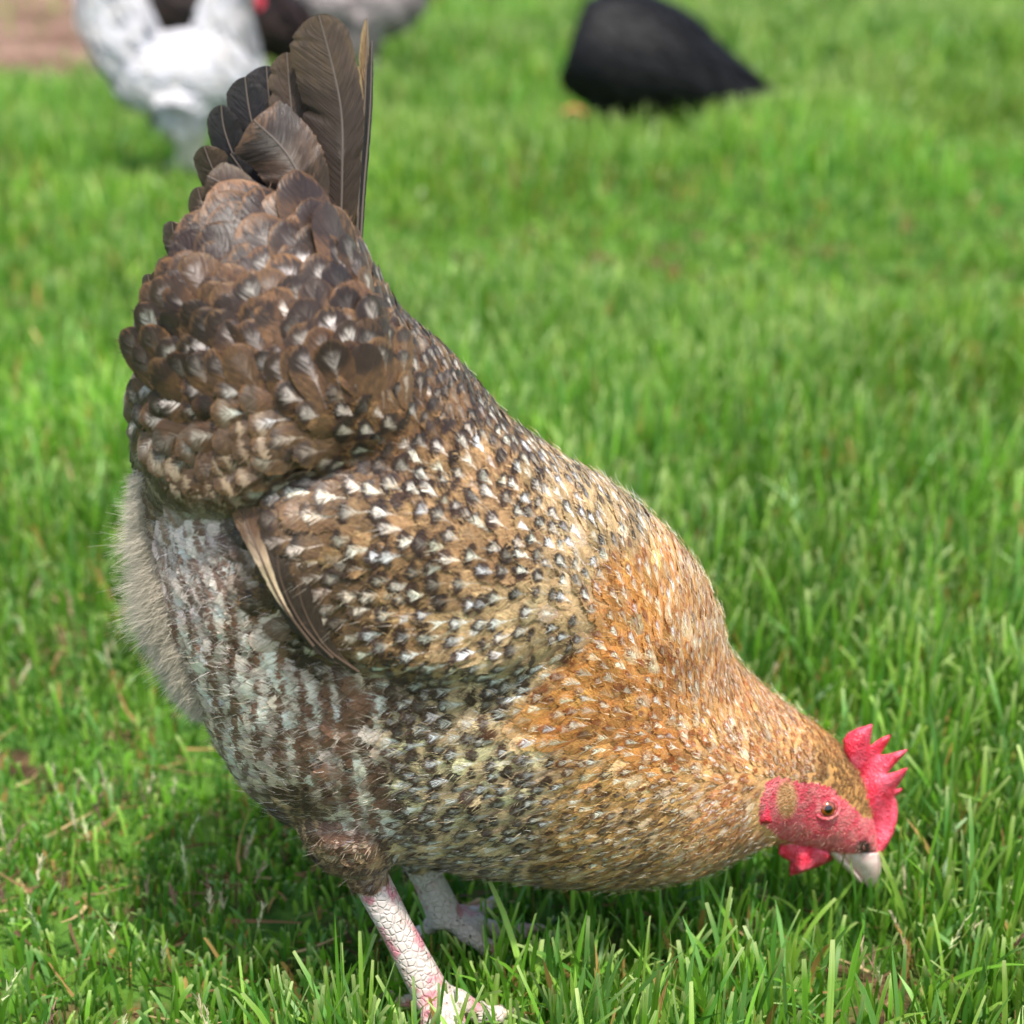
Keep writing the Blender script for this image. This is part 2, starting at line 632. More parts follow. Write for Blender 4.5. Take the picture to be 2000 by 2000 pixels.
def tube_rings(pts, rad, m=16, flat=None):
    """pts (n,3), rad (n,), flat: (n,) factor on the sideways radius"""
    pts = np.asarray(pts, float)
    n = len(pts)
    T = np.gradient(pts, axis=0)
    T /= np.linalg.norm(T, axis=1)[:, None]
    ref = np.array([0.0, 1.0, 0.05])
    th = np.linspace(0, 2 * math.pi, m, endpoint=False)
    rings = np.zeros((n, m, 3))
    for i in range(n):
        a = ref - T[i] * (ref @ T[i]); a /= np.linalg.norm(a)
        b = np.cross(T[i], a)
        fa = 1.0 if flat is None else flat[i]
        rings[i] = pts[i] + rad[i] * (np.cos(th)[:, None] * a * fa + np.sin(th)[:, None] * b)
    return rings


def remeshed(name, V, F, voxel, smooth_it=3):
    me = bpy.data.meshes.new(name + "_src")
    me.from_pydata([tuple(v) for v in V], [], F)
    ob = bpy.data.objects.new(name + "_src", me)
    COL.objects.link(ob)
    md = ob.modifiers.new("r", 'REMESH'); md.mode = 'VOXEL'; md.voxel_size = voxel
    sm = ob.modifiers.new("s", 'SMOOTH'); sm.factor = 0.5; sm.iterations = smooth_it
    dg = bpy.context.evaluated_depsgraph_get()
    m2 = bpy.data.meshes.new_from_object(ob.evaluated_get(dg))
    bpy.data.objects.remove(ob)
    bpy.data.meshes.remove(me)
    m2.name = name
    m2.materials.clear()
    return m2


hen = empty("hen", tuple(W(850, 1960) * np.array([1, 1, 0])),
            "large speckled brown hen with golden orange neck, pecking in the grass nearest the camera", "hen")

VV, FF = [], []


def add(rings):
    v, f = loft_rings(rings, sum(len(a) for a in VV))
    VV.append(v); FF.extend(f)


add(outline_rings(ST, 170, 128))


def P3(px, py, off):
    return W(px, py, off)


def leg_parts(hock, ankle, toes, off, top):
    """feathered thigh, scaly shank and toes; all in measured side-view places, off = metres from the middle plane"""
    thigh = [P3(top[0], top[1], off), P3((top[0] * .6 + hock[0] * .4), (top[1] * .6 + hock[1] * .4), off), P3(hock[0], hock[1], off)]
    add(tube_rings(catmull(thigh, 14), np.interp(np.linspace(0, 1, 14), [0, .4, .8, 1], [.022, .025, .020, .011])))
    hk, an = P3(hock[0], hock[1], off), ankle
    sh = catmull([hk, hk * .5 + an * .5, an], 24)
    add(tube_rings(sh, np.interp(np.linspace(0, 1, 24), [0, .12, .5, .9, 1], [.0098, .0088, .0078, .0088, .0105])))
    for tp, r0 in toes:
        k = 22
        tt = np.linspace(0, 1, k)
        p = catmull([an + np.array([0, 0, .001])] + tp, k)
        r = r0 * (1 - 0.35 * tt) * (1 + 0.13 * np.cos(tt * 2 * math.pi * 3.2))
        add(tube_rings(p, r, 12))


def at_height(px, py, z):
    r = ray(px, py)
    return EYE + r * float((z - CAM_H) / r[2])


nf = at_height(848, 1952, .020)           # near ankle
ff = at_height(872, 1795, .022)


def toe(base, dx, dy, lift=.009):
    b = np.array([base[0], base[1], 0])
    return [base * [1, 1, 0] + np.array([dx * .35, dy * .35, .017]), b + np.array([dx * .7, dy * .7, .010]), b + np.array([dx, dy, lift])]


near_toes = [(toe(nf, .032, .004), .0068), (toe(nf, .024, -.034), .0068), (toe(nf, .000, -.042), .0064), (toe(nf, -.018, .016), .0052)]
far_toes = [(toe(ff, .040, .010), .0060), (toe(ff, .034, -.016), .0060), (toe(ff, .020, .032), .0058), (toe(ff, -.022, .006), .0048)]
leg_parts((704, 1680), nf, near_toes, -.030, (690, 1560))
leg_parts((806, 1650), ff, far_toes, .018, (770, 1560))

body_me = remeshed("body", np.vstack(VV), FF, 0.0021, 4)
nv = len(body_me.vertices)
BV = np.zeros(nv * 3, np.float32)
body_me.vertices.foreach_get("co", BV)
BV = BV.reshape(-1, 3).astype(float)
npoly = len(body_me.polygons)
pv = [tuple(p.vertices) for p in body_me.polygons]
BVH = BVHTree.FromPolygons([tuple(v) for v in BV], pv)
cen = np.array([BV[list(p)].mean(0) for p in pv])
cx, cy, cz = chart(cen)
FACE = np.array([(320, 1190), (318, 1050), (370, 900), (430, 845), (520, 845), (620, 885), (760, 880), (880, 930), (960, 1010), (1050, 1080),
                 (1120, 1150), (1250, 1150), (1300, 1500), (1180, 1500), (870, 1420), (640, 1360), (470, 1310), (400, 1230)], float) * .2588 + np.array([1400, 1300])
hock_z = W(704, 1680)[2]
is_face = inside(FACE, cx, cy)
leg_near = inside(np.array([(630, 1700), (705, 1712), (760, 1688), (1500, 1690), (1500, 2300), (500, 2300), (600, 1760)], float), cx, cy) & (cen[:, 2] < hock_z + .014)
dmid = dpoly(np.array([(704, 1690), (848, 1952)], float), cx, cy)
dmid2 = dpoly(np.array([(800, 1680), (888, 1815)], float), cx, cy)
is_leg = leg_near & ((dmid < 75) | (dmid2 < 75) | (cy > 1765)) & (cx < 1100)
mi = np.zeros(npoly, np.int32); mi[is_face] = 1; mi[is_leg] = 2
for m in (M_UNDER, M_FACE, M_LEG):
    body_me.materials.append(m)
body_me.polygons.foreach_set("material_index", mi)
body_me.polygons.foreach_set("use_smooth", np.ones(npoly, bool))
vx, vy, vz = chart(BV)
ear = smooth(1.15, 0.75, np.hypot((vx - 1537) / 21, (vy - 1562) / 38))
nare = smooth(1.2, 0.8, np.hypot((vx - 1687) / 15, (vy - 1657) / 18))
attr_col(body_me, "ear", np.repeat(ear[:, None], 3, 1))
attr_col(body_me, "nare", np.repeat(nare[:, None], 3, 1))
body = bpy.data.objects.new("body", body_me)
COL.objects.link(body)
body.parent = hen
body.matrix_parent_inverse = parent_inv(hen)


# ------------------------------------------------------------------ plumage fields
PAL = {  # base, dark, light, tip
    'A': ((82, 58, 42), (50, 37, 30), (214, 202, 192), (116, 82, 50)),  # light tone here is a gloss highlight put into the feather colour
    'A2': ((70, 53, 40), (150, 130, 106), (246, 238, 222), (104, 76, 46)),
    'B': ((106, 78, 54), (50, 39, 35), (222, 208, 190), (152, 114, 70)),
    'W': ((98, 74, 53), (58, 46, 38), (214, 198, 180), (122, 94, 62)),
    'C': ((154, 118, 80), (54, 38, 31), (252, 242, 222), (212, 176, 126)),
    'CL': ((200, 166, 118), (58, 42, 37), (254, 246, 232), (232, 204, 158)),
    'N': ((212, 146, 76), (150, 82, 36), (255, 238, 208), (228, 176, 108)),
    'NL': ((222, 166, 102), (168, 98, 48), (255, 244, 222), (240, 202, 146)),
    'ND': ((212, 164, 98), (90, 60, 40), (252, 234, 204), (226, 186, 124)),
    'CR': ((206, 156, 92), (138, 84, 44), (240, 206, 140), (212, 164, 96)),
    'E': ((230, 200, 154), (72, 54, 46), (248, 242, 232), (228, 206, 166)),
    'F': ((255, 234, 218), (132, 96, 76), (255, 246, 238), (228, 208, 190)),
    'FG': ((238, 218, 208), (138, 108, 94), (238, 234, 236), (200, 186, 176)),
    'T': ((182, 150, 116), (84, 62, 48), (214, 202, 184), (156, 126, 90)),
}
# x, y, dir, length, half width, spacing, palette, (spot v, spot r, light), (spot width, second bar, lacing), fringe
CP = [
    (600, 470, (-.1, -1), 160, 54, 54, 'A', (.6, .20, .10), (1.5, .2, .7), .25),
    (710, 540, (-.1, -1), 110, 30, 32, 'A', (.6, .20, .35), (1.5, .2, .7), .3),
    (430, 560, (-.6, -.8), 145, 50, 50, 'A', (.6, .20, .15), (1.5, .2, .7), .25),
    (310, 640, (-.9, -.4), 115, 36, 36, 'A', (.62, .20, .35), (1.5, .2, .6), .25),
    (500, 640, (-.65, -.65), 110, 36, 36, 'A', (.62, .22, .35), (1.3, .2, .8), .25),
    (310, 790, (-1, .15), 108, 34, 34, 'A', (.62, .20, .5), (1.4, .2, .6), .3),
    (450, 780, (-.9, .0), 100, 34, 34, 'A', (.62, .20, .6), (1.2, .2, .7), .35),
    (620, 760, (-.8, -.35), 90, 31, 32, 'A', (.64, .2, .75), (1.1, .2, .7), .4),
    (310, 900, (-.75, .55), 112, 34, 32, 'A2', (.75, .12, 1.0), (2.5, .9, .5), .35),
    (430, 930, (-.75, .55), 105, 34, 32, 'A2', (.75, .12, 1.0), (2.5, .9, .5), .35),
    (540, 860, (-.85, .25), 95, 32, 31, 'A2', (.74, .14, .8), (2.0, .6, .5), .4),
    (720, 620, (-.45, -.8), 66, 22, 23, 'B', (.62, .24, .45), (1.0, .0, 1.0), .5),
    (820, 700, (-.5, -.75), 58, 18, 19, 'B', (.62, .24, .35), (.9, .0, 1.0), .6),
    (920, 800, (-.6, -.7), 60, 19, 20, 'B', (.64, .24, .35), (.8, .0, 1.0), .7),
    (760, 800, (-.7, -.5), 76, 25, 26, 'B', (.64, .22, .7), (.9, .0, .9), .6),
    (650, 900, (-.85, -.15), 84, 27, 27, 'W', (.66, .20, .7), (.9, .1, .8), .7),
    (800, 920, (-.75, -.4), 78, 25, 26, 'B', (.66, .22, .8), (.8, .0, 1.0), .8),
    (580, 1040, (-.8, .15), 105, 34, 33, 'W', (.66, .2, .2), (1.2, .1, .8), .5),
    (570, 1130, (-.65, .5), 110, 32, 32, 'W', (.66, .2, .1), (1.2, .1, .8), .5),
    (640, 1230, (-.7, .45), 100, 30, 30, 'W', (.66, .2, .4), (1.2, .3, .8), .8),
    (650, 990, (-.85, .0), 95, 30, 30, 'W', (.66, .2, .5), (1.2, .2, .8), .7),
    (650, 1110, (-.85, .2), 95, 30, 30, 'W', (.66, .2, .5), (1.2, .2, .8), .7),
    (690, 1275, (-.85, .3), 90, 28, 28, 'W', (.66, .2, .5), (1.2, .3, .8), .9),
    (450, 1075, (-.9, .4), 92, 33, 29, 'FG', (.78, .10, .8), (4.0, 1.0, .4), 1.0),
    (500, 1130, (-.95, .2), 92, 33, 29, 'FG', (.78, .10, .8), (4.0, 1.0, .4), 1.0),
    (545, 1220, (-1, .1), 94, 33, 29, 'F', (.78, .10, .9), (4.0, 1.0, .4), 1.0),
    (640, 1330, (-1, .1), 94, 33, 29, 'F', (.78, .10, 1.0), (4.0, 1.0, .4), 1.0),
    (730, 1060, (-.9, .1), 84, 26, 26, 'C', (.70, .20, .85), (.8, .5, .7), 1.0),
    (720, 1180, (-.9, .2), 84, 26, 26, 'W', (.70, .20, .8), (.8, .6, .8), 1.0),
    (820, 1120, (-.93, .0), 78, 24, 25, 'C', (.72, .19, .95), (.7, .4, .7), 1.0),
    (820, 1270, (-.95, .15), 76, 24, 25, 'C', (.72, .19, .9), (.9, .7, .7), 1.0),
    (900, 980, (-.75, -.35), 76, 23, 24, 'C', (.72, .20, .9), (.65, .0, .7), 1.0),
    (1020, 1080, (-.85, -.2), 74, 22, 24, 'C', (.74, .19, .95), (.6, .2, .7), 1.0),
    (1020, 1230, (-.95, .0), 74, 22, 24, 'CL', (.74, .19, .9), (.75, .5, .6), 1.0),
    (1030, 900, (-.7, -.6), 70, 20, 21, 'C', (.72, .20, .85), (.65, .0, .8), .9),
    (1150, 960, (-.7, -.6), 72, 19, 21, 'CL', (.74, .20, .85), (.55, .0, .7), 1.0),
    (1250, 1050, (-.65, -.7), 70, 17, 20, 'CL', (.76, .18, .9), (.45, .0, .6), 1.0),
    (1150, 1120, (-.8, -.45), 70, 19, 22, 'CL', (.76, .17, .95), (.5, .2, .6), 1.0),
    (1120, 1230, (-.9, -.25), 68, 19, 22, 'CL', (.76, .16, .9), (.55, .3, .6), 1.0),
    (1330, 1130, (-.5, -.85), 68, 13, 17, 'NL', (.78, .15, .9), (.4, .0, .5), .9),
    (1240, 1200, (-.65, -.75), 66, 15, 18, 'N', (.80, .13, .85), (.35, .0, .5), 1.0),
    (1380, 1240, (-.5, -.85), 62, 12, 16, 'NL', (.8, .15, .9), (.4, .0, .5), .8),
    (1200, 1330, (-.85, -.5), 66, 16, 19, 'N', (.80, .13, .8), (.35, .0, .5), 1.0),
    (1120, 1400, (-.95, -.25), 68, 18, 21, 'N', (.80, .13, .7), (.4, .0, .5), 1.0),
    (1330, 1330, (-.75, -.65), 56, 12, 15, 'N', (.8, .16, .85), (.5, .0, .5), .8),
    (1450, 1370, (-.75, -.65), 50, 9, 12, 'NL', (.74, .18, .95), (.6, .0, .5), .7),
    (1300, 1450, (-.9, -.35), 56, 13, 16, 'N', (.8, .16, .8), (.5, .0, .5), .9),
    (1420, 1480, (-.85, -.45), 48, 9, 12, 'NL', (.76, .18, .8), (.6, .0, .5), .8),
    (1530, 1440, (-.8, -.55), 40, 7, 9.5, 'NL', (.74, .2, .7), (.7, .0, .5), .7),
    (1560, 1500, (-.85, -.4), 32, 6, 8, 'NL', (.7, .22, .5), (.7, .0, .5), .7),
    (1630, 1480, (-.75, -.6), 26, 5, 7.5, 'CR', (.7, .24, .5), (.7, .0, .6), .7),
    (1660, 1545, (-.6, -.75), 20, 4, 6.5, 'CR', (.7, .24, .5), (.7, .0, .6), .7),
    (1440, 1560, (-1, .1), 42, 9, 11, 'NL', (.76, .18, .6), (.5, .0, .5), 1.0),
    (1200, 1550, (-1, -.05), 62, 16, 19, 'ND', (.78, .14, .7), (.45, .0, .5), 1.0),
    (1330, 1600, (-1, .05), 50, 11, 14, 'ND', (.78, .14, .6), (.4, .0, .5), 1.0),
    (1420, 1640, (-1, .15), 40, 8, 11, 'NL', (.78, .14, .5), (.4, .0, .5), 1.0),
    (1180, 1680, (-1, .05), 58, 15, 18, 'ND', (.76, .16, .6), (.5, .0, .5), 1.0),
    (1060, 1500, (-1, -.05), 74, 21, 23, 'E', (.76, .17, .7), (.6, .0, .4), 1.0),
    (1000, 1620, (-1, .1), 72, 20, 23, 'E', (.74, .18, .8), (.6, .0, .4), 1.0),
    (1040, 1330, (-1, -.05), 78, 24, 25, 'E', (.76, .18, 1.0), (.8, .4, .4), 1.0),
    (900, 1400, (-1, .05), 86, 27, 27, 'E', (.74, .18, 1.0), (.8, .5, .4), 1.0),
    (880, 1540, (-1, .1), 82, 25, 26, 'E', (.74, .18, .8), (.7, .3, .4), 1.0),
    (860, 1660, (-1, -.05), 74, 22, 24, 'E', (.74, .18, .7), (.7, .3, .4), 1.0),
    (760, 1370, (-1, .1), 96, 32, 30, 'F', (.76, .18, 1.0), (3.0, 1.0, .4), 1.0),
    (680, 1480, (-.95, .15), 92, 30, 29, 'F', (.76, .18, .9), (2.0, .9, .4), 1.0),
    (580, 1300, (-1, .05), 96, 34, 30, 'F', (.78, .10, 1.0), (4.0, 1.0, .4), 1.0),
    (480, 1180, (-1, .1), 92, 34, 30, 'FG', (.78, .10, .9), (4.0, 1.0, .4), 1.0),
    (400, 1090, (-.9, .3), 90, 32, 28, 'FG', (.78, .10, .8), (3.0, .8, .4), 1.0),
    (420, 1330, (-.95, -.1), 92, 32, 28, 'F', (.78, .10, .9), (4.0, 1.0, .4), 1.0),
    (520, 1500, (-.85, -.3), 86, 28, 26, 'F', (.78, .10, .8), (2.5, .9, .5), 1.0),
    (650, 1600, (-.9, .2), 84, 26, 26, 'T', (.74, .18, .9), (1.6, .9, .5), 1.0),
    (760, 1600, (-.97, .2), 82, 24, 25, 'F', (.74, .18, .8), (1.3, .8, .5), 1.0),
    (690, 1690, (-.8, .6), 70, 18, 18, 'T', (.72, .18, .4), (1.2, .3, .6), .8),
    (760, 1650, (-.9, .4), 74, 22, 22, 'T', (.72, .18, .5), (1.2, .3, .6), 1.0),
]
CPX = np.array([c[0] for c in CP], float)
CPY = np.array([c[1] for c in CP], float)
CPD = np.array([np.array(c[2]) / np.hypot(*c[2]) for c in CP])
CPN = np.array([[c[3], c[4], c[5], *c[7], *c[8], c[9]] for c in CP], float)
for _i, _c in enumerate(CP):
    _f = {'C': 1.04, 'CL': 1.06, 'N': 1.2, 'NL': 1.2, 'ND': 1.15, 'E': 1.05, 'A': 1.0, 'A2': .95, 'B': .98, 'W': 1.0}.get(_c[6], 1.0)
    CPN[_i, 0] *= _f; CPN[_i, 1] *= _f; CPN[_i, 2] *= _f
for _i, _c in enumerate(CP):
    if _c[6] in ('C', 'CL', 'N', 'NL', 'ND', 'E', 'B'):
        CPN[_i, 2] *= 1.16; CPN[_i, 3] = .80; CPN[_i, 4] = .22
        CPN[_i, 6] *= {'C': 2.1, 'B': 1.8, 'E': 1.7}.get(_c[6], 1.25); CPN[_i, 7] = 0.0; CPN[_i, 5] = min(1.0, CPN[_i, 5] * 1.1)
    if _c[6] in ('A', 'W'):
        CPN[_i, 2] *= 1.08; CPN[_i, 3] = .80; CPN[_i, 4] = .18; CPN[_i, 7] = 0.0
        CPN[_i, 5] = min(1, CPN[_i, 5] * 1.0 + .1)
    if _c[6] == 'A2':
        CPN[_i, 3] = .80; CPN[_i, 4] = .055; CPN[_i, 5] = .0; CPN[_i, 6] = 1.1; CPN[_i, 7] = .8
    if _c[6] in ('F', 'FG'):
        CPN[_i, 5] *= .3
CPF = np.array([c[6] in ('F', 'FG') for c in CP], float)
CPC = np.array([[lin(k) for k in PAL[c[6]]] for c in CP])     # (n,4,3)


def field(px, py, power=4.0):
    d2 = (px[:, None] - CPX) ** 2 + (py[:, None] - CPY) ** 2 + 60.0
    w = d2 ** (-power / 2)
    w /= w.sum(1, keepdims=True)
    d = w @ CPD
    d /= np.linalg.norm(d, axis=1)[:, None] + 1e-9
    num = w @ CPN
    w6 = d2 ** (-3.0)
    w6 /= w6.sum(1, keepdims=True)
    colr = np.einsum('ij,jkl->ikl', w6, CPC)
    field.barred = w @ CPF
    return d, num, colr


def sample_surface(n, polys_mask):
    idx = np.nonzero(polys_mask)[0]
    A = np.zeros(len(idx))
    q = np.array([(pv[i] if len(pv[i]) == 4 else pv[i] + (pv[i][2],)) for i in idx])
    a, b, c, d = BV[q[:, 0]], BV[q[:, 1]], BV[q[:, 2]], BV[q[:, 3]]
    A = np.linalg.norm(np.cross(c - a, d - b), axis=1)
    k = rng.choice(len(idx), n, p=A / A.sum())
    s = rng.random((n, 1)); t = rng.random((n, 1))
    P = (a[k] * (1 - s) + b[k] * s) * (1 - t) + (d[k] * (1 - s) + c[k] * s) * t
    return P


pxm = 0.83 / FP        # metres per unit of measure at the hen


def scatter(P, rad):
    """variable radius dart throwing"""
    cell = rad.max()
    keep = []
    grid = {}
    ks = np.floor(P / cell).astype(int)
    for i in range(len(P)):
        kx, ky, kz = ks[i]
        ok = True
        r = rad[i]
        p = P[i]
        for ax in (-1, 0, 1):
            for ay in (-1, 0, 1):
                for az in (-1, 0, 1):
                    for (q, rq) in grid.get((kx + ax, ky + ay, kz + az), ()):
                        d0 = p[0] - q[0]; d1 = p[1] - q[1]; d2 = p[2] - q[2]
                        if d0 * d0 + d1 * d1 + d2 * d2 < (0.5 * (r + rq)) ** 2:
                            ok = False; break
                    if not ok: break
                if not ok: break
            if not ok: break
        if ok:
            keep.append(i)
            grid.setdefault((kx, ky, kz), []).append((tuple(p), r))
    return np.array(keep)


VS = np.linspace(0, 1.3, 9)


def march(P, Ln):
    """lay a shaft on the body surface along the plumage flow"""
    n = len(P)
    S = np.zeros((n, len(VS), 3)); N = np.zeros_like(S); T = np.zeros_like(S)
    cur = P.copy()
    nor = np.zeros_like(P)
    for j in range(len(VS)):
        for i in range(n):
            loc, no, _, _ = BVH.find_nearest(cur[i])
            cur[i] = loc; nor[i] = no
        px, py, z = chart(cur)
        d, _, _ = field(px, py)
        side = np.abs(nor @ FW)
        t3 = RT * d[:, :1] - UP * d[:, 1:2]
        t3 = t3 - nor * np.einsum('ij,ij->i', t3, nor)[:, None]
        # wrap to the far side keeps the same flow
        ln = np.linalg.norm(t3, axis=1)
        t3 /= np.maximum(ln, 1e-4)[:, None]
        if j > 0:
            t3 = t3 * .5 + T[:, j - 1] * .5
            t3 -= nor * np.einsum('ij,ij->i', t3, nor)[:, None]
            t3 /= np.linalg.norm(t3, axis=1)[:, None] + 1e-9
        S[:, j] = cur; N[:, j] = nor; T[:, j] = t3
        if j < len(VS) - 1:
            cur = cur + t3 * (Ln * (VS[j + 1] - VS[j]))[:, None]
    # soften normals along the shaft
    N2 = N.copy()
    N2[:, 1:-1] = (N[:, :-2] + 2 * N[:, 1:-1] + N[:, 2:])
    N2 /= np.linalg.norm(N2, axis=2, keepdims=True)
    return S, N2, T


def interp_rows(A, v):
    """A (n,k,3) sampled at VS, v (n,m) -> (n,m,3)"""
    x = np.clip(v / (VS[1] - VS[0]), 0, len(VS) - 1.001)
    i = x.astype(int); f = (x - i)[..., None]
    r = np.arange(len(A))[:, None]
    return A[r, i] * (1 - f) + A[r, i + 1] * f


def wprof(v, point):
    a = 0.40 + 0.60 * np.sin(np.clip(v / 0.58, 0, 1) * math.pi / 2)
    t = np.clip((v - 0.58) / 0.42, 0, 1)
    rnd = np.sqrt(np.clip(1 - t ** 2.2, 0, 1))
    pnt = 1 - t ** 1.4
    return a * (rnd * (1 - point) + pnt * point)


def feather_mesh(name, S, N, T, Ln, Hw, num, colr, parent, fringe_n=16, lift=0.0030, camber=0.25, thick=0.0006):
    n = len(S)
    rv = np.array([0, .16, .34, .50, .64, .76, .86, .93, .975, 1.0])
    ru = np.array([-1, -.6, -.25, 0, .25, .6, 1.0])
    nr, nu = len(rv), len(ru)
    rnd = rng.random(n)
    point = np.clip((0.0045 - Hw) / 0.003, 0, 1) * 0.8
    v = np.broadcast_to(rv, (n, nr)).copy()
    Sp, Nn, Tt = interp_rows(S, v), interp_rows(N, v), interp_rows(T, v)
    Cr = np.cross(Nn, Tt)
    w = wprof(v, point[:, None]) * Hw[:, None]
    # every feather sits at its own roll and lift
    roll = rng.normal(0, .10, n)
    soft = np.clip(num[:, 9], 0, 1)
    lf = lift * (0.75 + 0.6 * rng.random(n)) * np.clip(Hw / 0.006, 0.35, 1.3) * (1 - .45 * soft)
    cmb = camber * (1 - .6 * soft)
    hh = thick + lf[:, None] * v ** 1.1 - 0.0012 * (1 - v) ** 2
    skew = rng.normal(0, .10, n)

    def place(U, Vv, Sx, Nx, Cx, wx, hx, idx=None):
        r = roll if idx is None else roll[idx]
        sk = skew if idx is None else skew[idx]
        ln = Ln if idx is None else Ln[idx]
        x = U * wx
        off = x + sk[:, None] * ln[:, None] * (Vv ** 2) * 0.25
        h = hx - (cmb if idx is None else cmb[idx])[:, None] * U * U * wx + r[:, None] * x
        return Sx + Cx * off[..., None] + Nx * h[..., None]
    pts = []
    for k, uu in enumerate(ru):
        jag = rng.normal(0, .06, (n, nr)) * (abs(uu) > .9) * soft[:, None]
        vj = np.clip(v - (v > .8) * rng.random((n, nr)) * .10 * soft[:, None], 0, 1)
        Spj = interp_rows(S, vj)
        pts.append(place(uu * (1 + jag), v, Spj, Nn, Cr, w, hh))
    G = np.stack(pts, 2)                      # n, nr, nu, 3
    V = G.reshape(-1, 3)
    base = (np.arange(n) * nr * nu)[:, None, None]
    i = np.arange(nr - 1)[:, None] * nu + np.arange(nu - 1)[None]
    q = np.stack([i, i + 1, i + nu + 1, i + nu], -1).reshape(-1, 4)
    F = (base + q[None]).reshape(-1, 4)
    UVx = np.broadcast_to(ru, (n, nr, nu)).reshape(-1)
    UVy = np.broadcast_to(rv[:, None], (n, nr, nu)).reshape(-1)
    fid = np.repeat(np.arange(n), nr * nu)
    # fringe of loose barbs round the tip
    K = fringe_n
    if K:
        fr = np.clip(num[:, 9], 0, 1)
        sg = np.where(rng.random((n, K)) < .5, -1.0, 1.0)
        inner = rng.random((n, K)) < .62 * fr[:, None]
        v0 = np.where(inner, .42 + .5 * rng.random((n, K)), 1 - (1 - rng.random((n, K))) ** 1.6 * 0.5)
        vq = np.clip(v0, 0, .97)
        wq = wprof(vq, point[:, None]) * Hw[:, None]
        u0 = sg * np.where(inner, rng.random((n, K)) * .85, np.where(v0 > .93, rng.random((n, K)), .85 + .15 * rng.random((n, K))))
        ang = np.radians(10 + 34 * np.abs(u0)) * sg + rng.normal(0, .12, (n, K))
        fl = (0.20 + 0.45 * rng.random((n, K))) * Hw[:, None] * np.where(inner, 1.25, .7) * (0.25 + fr[:, None])
        ix = np.clip(vq, 0, 1.25)
        Sq, Nq, Tq = interp_rows(S, ix), interp_rows(N, ix), interp_rows(T, ix)
        Cq = np.cross(Nq, Tq)
        hq = thick + lf[:, None] * vq ** 1.1 + 0.00025
        P0 = place(u0, vq, Sq, Nq, Cq, wq, hq)
        D = Tq * np.cos(ang)[..., None] + Cq * np.sin(ang)[..., None] + Nq * (rng.normal(0.035, .07, (n, K)))[..., None]
        E = np.cross(Nq, D)
        hw = (0.00007 + 0.00009 * rng.random((n, K)))[..., None]
        P0 = P0 - D * (fl * .25)[..., None]
        P1 = P0 + D * (fl * 1.0)[..., None]
        P2 = P0 + D * (fl * 1.6)[..., None] + Nq * 0.0003
        tri = np.stack([P0 - E * hw, P0 + E * hw, P1 + E * hw * .8, P1 - E * hw * .8, P2 + E * hw * .2, P2 - E * hw * .2], 2)   # n,K,6,3
        b0 = len(V)
        V = np.vstack([V, tri.reshape(-1, 3)])
        k0 = b0 + np.arange(n * K)[:, None] * 6
        F = np.vstack([F, k0 + np.array([0, 1, 2, 3]), k0 + np.array([3, 2, 4, 5])])
        dvl = fl / Ln[:, None]
        # a barb keeps the colour of the place it grows from
        vy = np.stack([vq, vq, vq + dvl * .15, vq + dvl * .15, vq + dvl * .3, vq + dvl * .3], 2)
        UVx = np.concatenate([UVx, np.repeat(u0.reshape(-1), 6)])
        UVy = np.concatenate([UVy, np.minimum(vy, 1.05).reshape(-1)])
        fid = np.concatenate([fid, np.repeat(np.arange(n), K * 6)])
    ob = new_mesh(name, V, F, [M_FEATHER], parent)
    me = ob.data
    if len(me.vertices) != len(V):
        raise RuntimeError("vertex count changed")
    x0, y0, _ = chart(S[:, 0])
    jit = np.clip(1 + rng.normal(0, .15, (n, 1)), .6, 1.5)
    jit4 = 1 + rng.normal(0, .16, (n, 4, 1)) + rng.normal(0, .02, (n, 4, 3))
    small = smooth(.0052, .0032, Hw)
    rr = rng.random(n)
    pale = small * (rr < .18) * rng.uniform(.2, .5, n)
    rust = small * ((rr > .78)) * rng.uniform(.2, .65, n)
    colr = colr.copy()
    for k_ in (0, 3):
        colr[:, k_] = colr[:, k_] * (1 - pale[:, None]) + colr[:, 2] * pale[:, None]
        colr[:, k_] = colr[:, k_] * (1 - rust[:, None]) + colr[:, 1] * rust[:, None]
    cc = np.clip(colr * jit[:, :, None] * jit4 * (1 + .55 * (fbm(x0 / 55.0, y0 / 55.0, 91) - .5))[:, None, None], 0.004, 0.93)
    for k, nm in enumerate(("cbase", "cdark", "clight", "ctip")):
        attr_col(me, nm, cc[fid, k])
    attr_col(me, "fuv", np.stack([UVx, UVy, rnd[fid]], 1))
    lstr = np.clip(num[:, 5] * rng.uniform(-.15, 1.9, n), 0, 1)
    # on the flank the bars of neighbouring feathers fall in line
    field(x0, y0)
    Lpx = Ln / pxm
    per = 43.0
    q0 = x0 - y0 * .10 + 9 * np.sin(y0 / 55.0) + 46 * fbm(x0 / 130.0, y0 / 90.0, 14)
    al = .56 + np.mod(q0 - .56 * Lpx, per) / Lpx
    brd = field.barred > .55
    sp = np.where(brd, al + rng.normal(0, .05, n), num[:, 3] + rng.normal(0, .04, n))
    none = rng.random(n) < np.where(brd, .12, .14)
    attr_col(me, "fpar", np.stack([sp[fid], (num[:, 4] * np.where(none, .05, rng.uniform(.65, 1.4, n)))[fid], lstr[fid], (np.clip(.25 + .75 * soft, 0, 1) * (np.arange(len(fid)) < n * nr * nu)[:len(fid)] if False else np.where(np.arange(len(fid)) < n * nr * nu, np.clip(.2 + .8 * soft[fid], 0, 1), 0.0))], 1))
    attr_col(me, "fpar2", np.stack([(num[:, 6] * rng.uniform(.75, 1.25, n))[fid], num[fid, 7], num[fid, 8]], 1))
    return ob


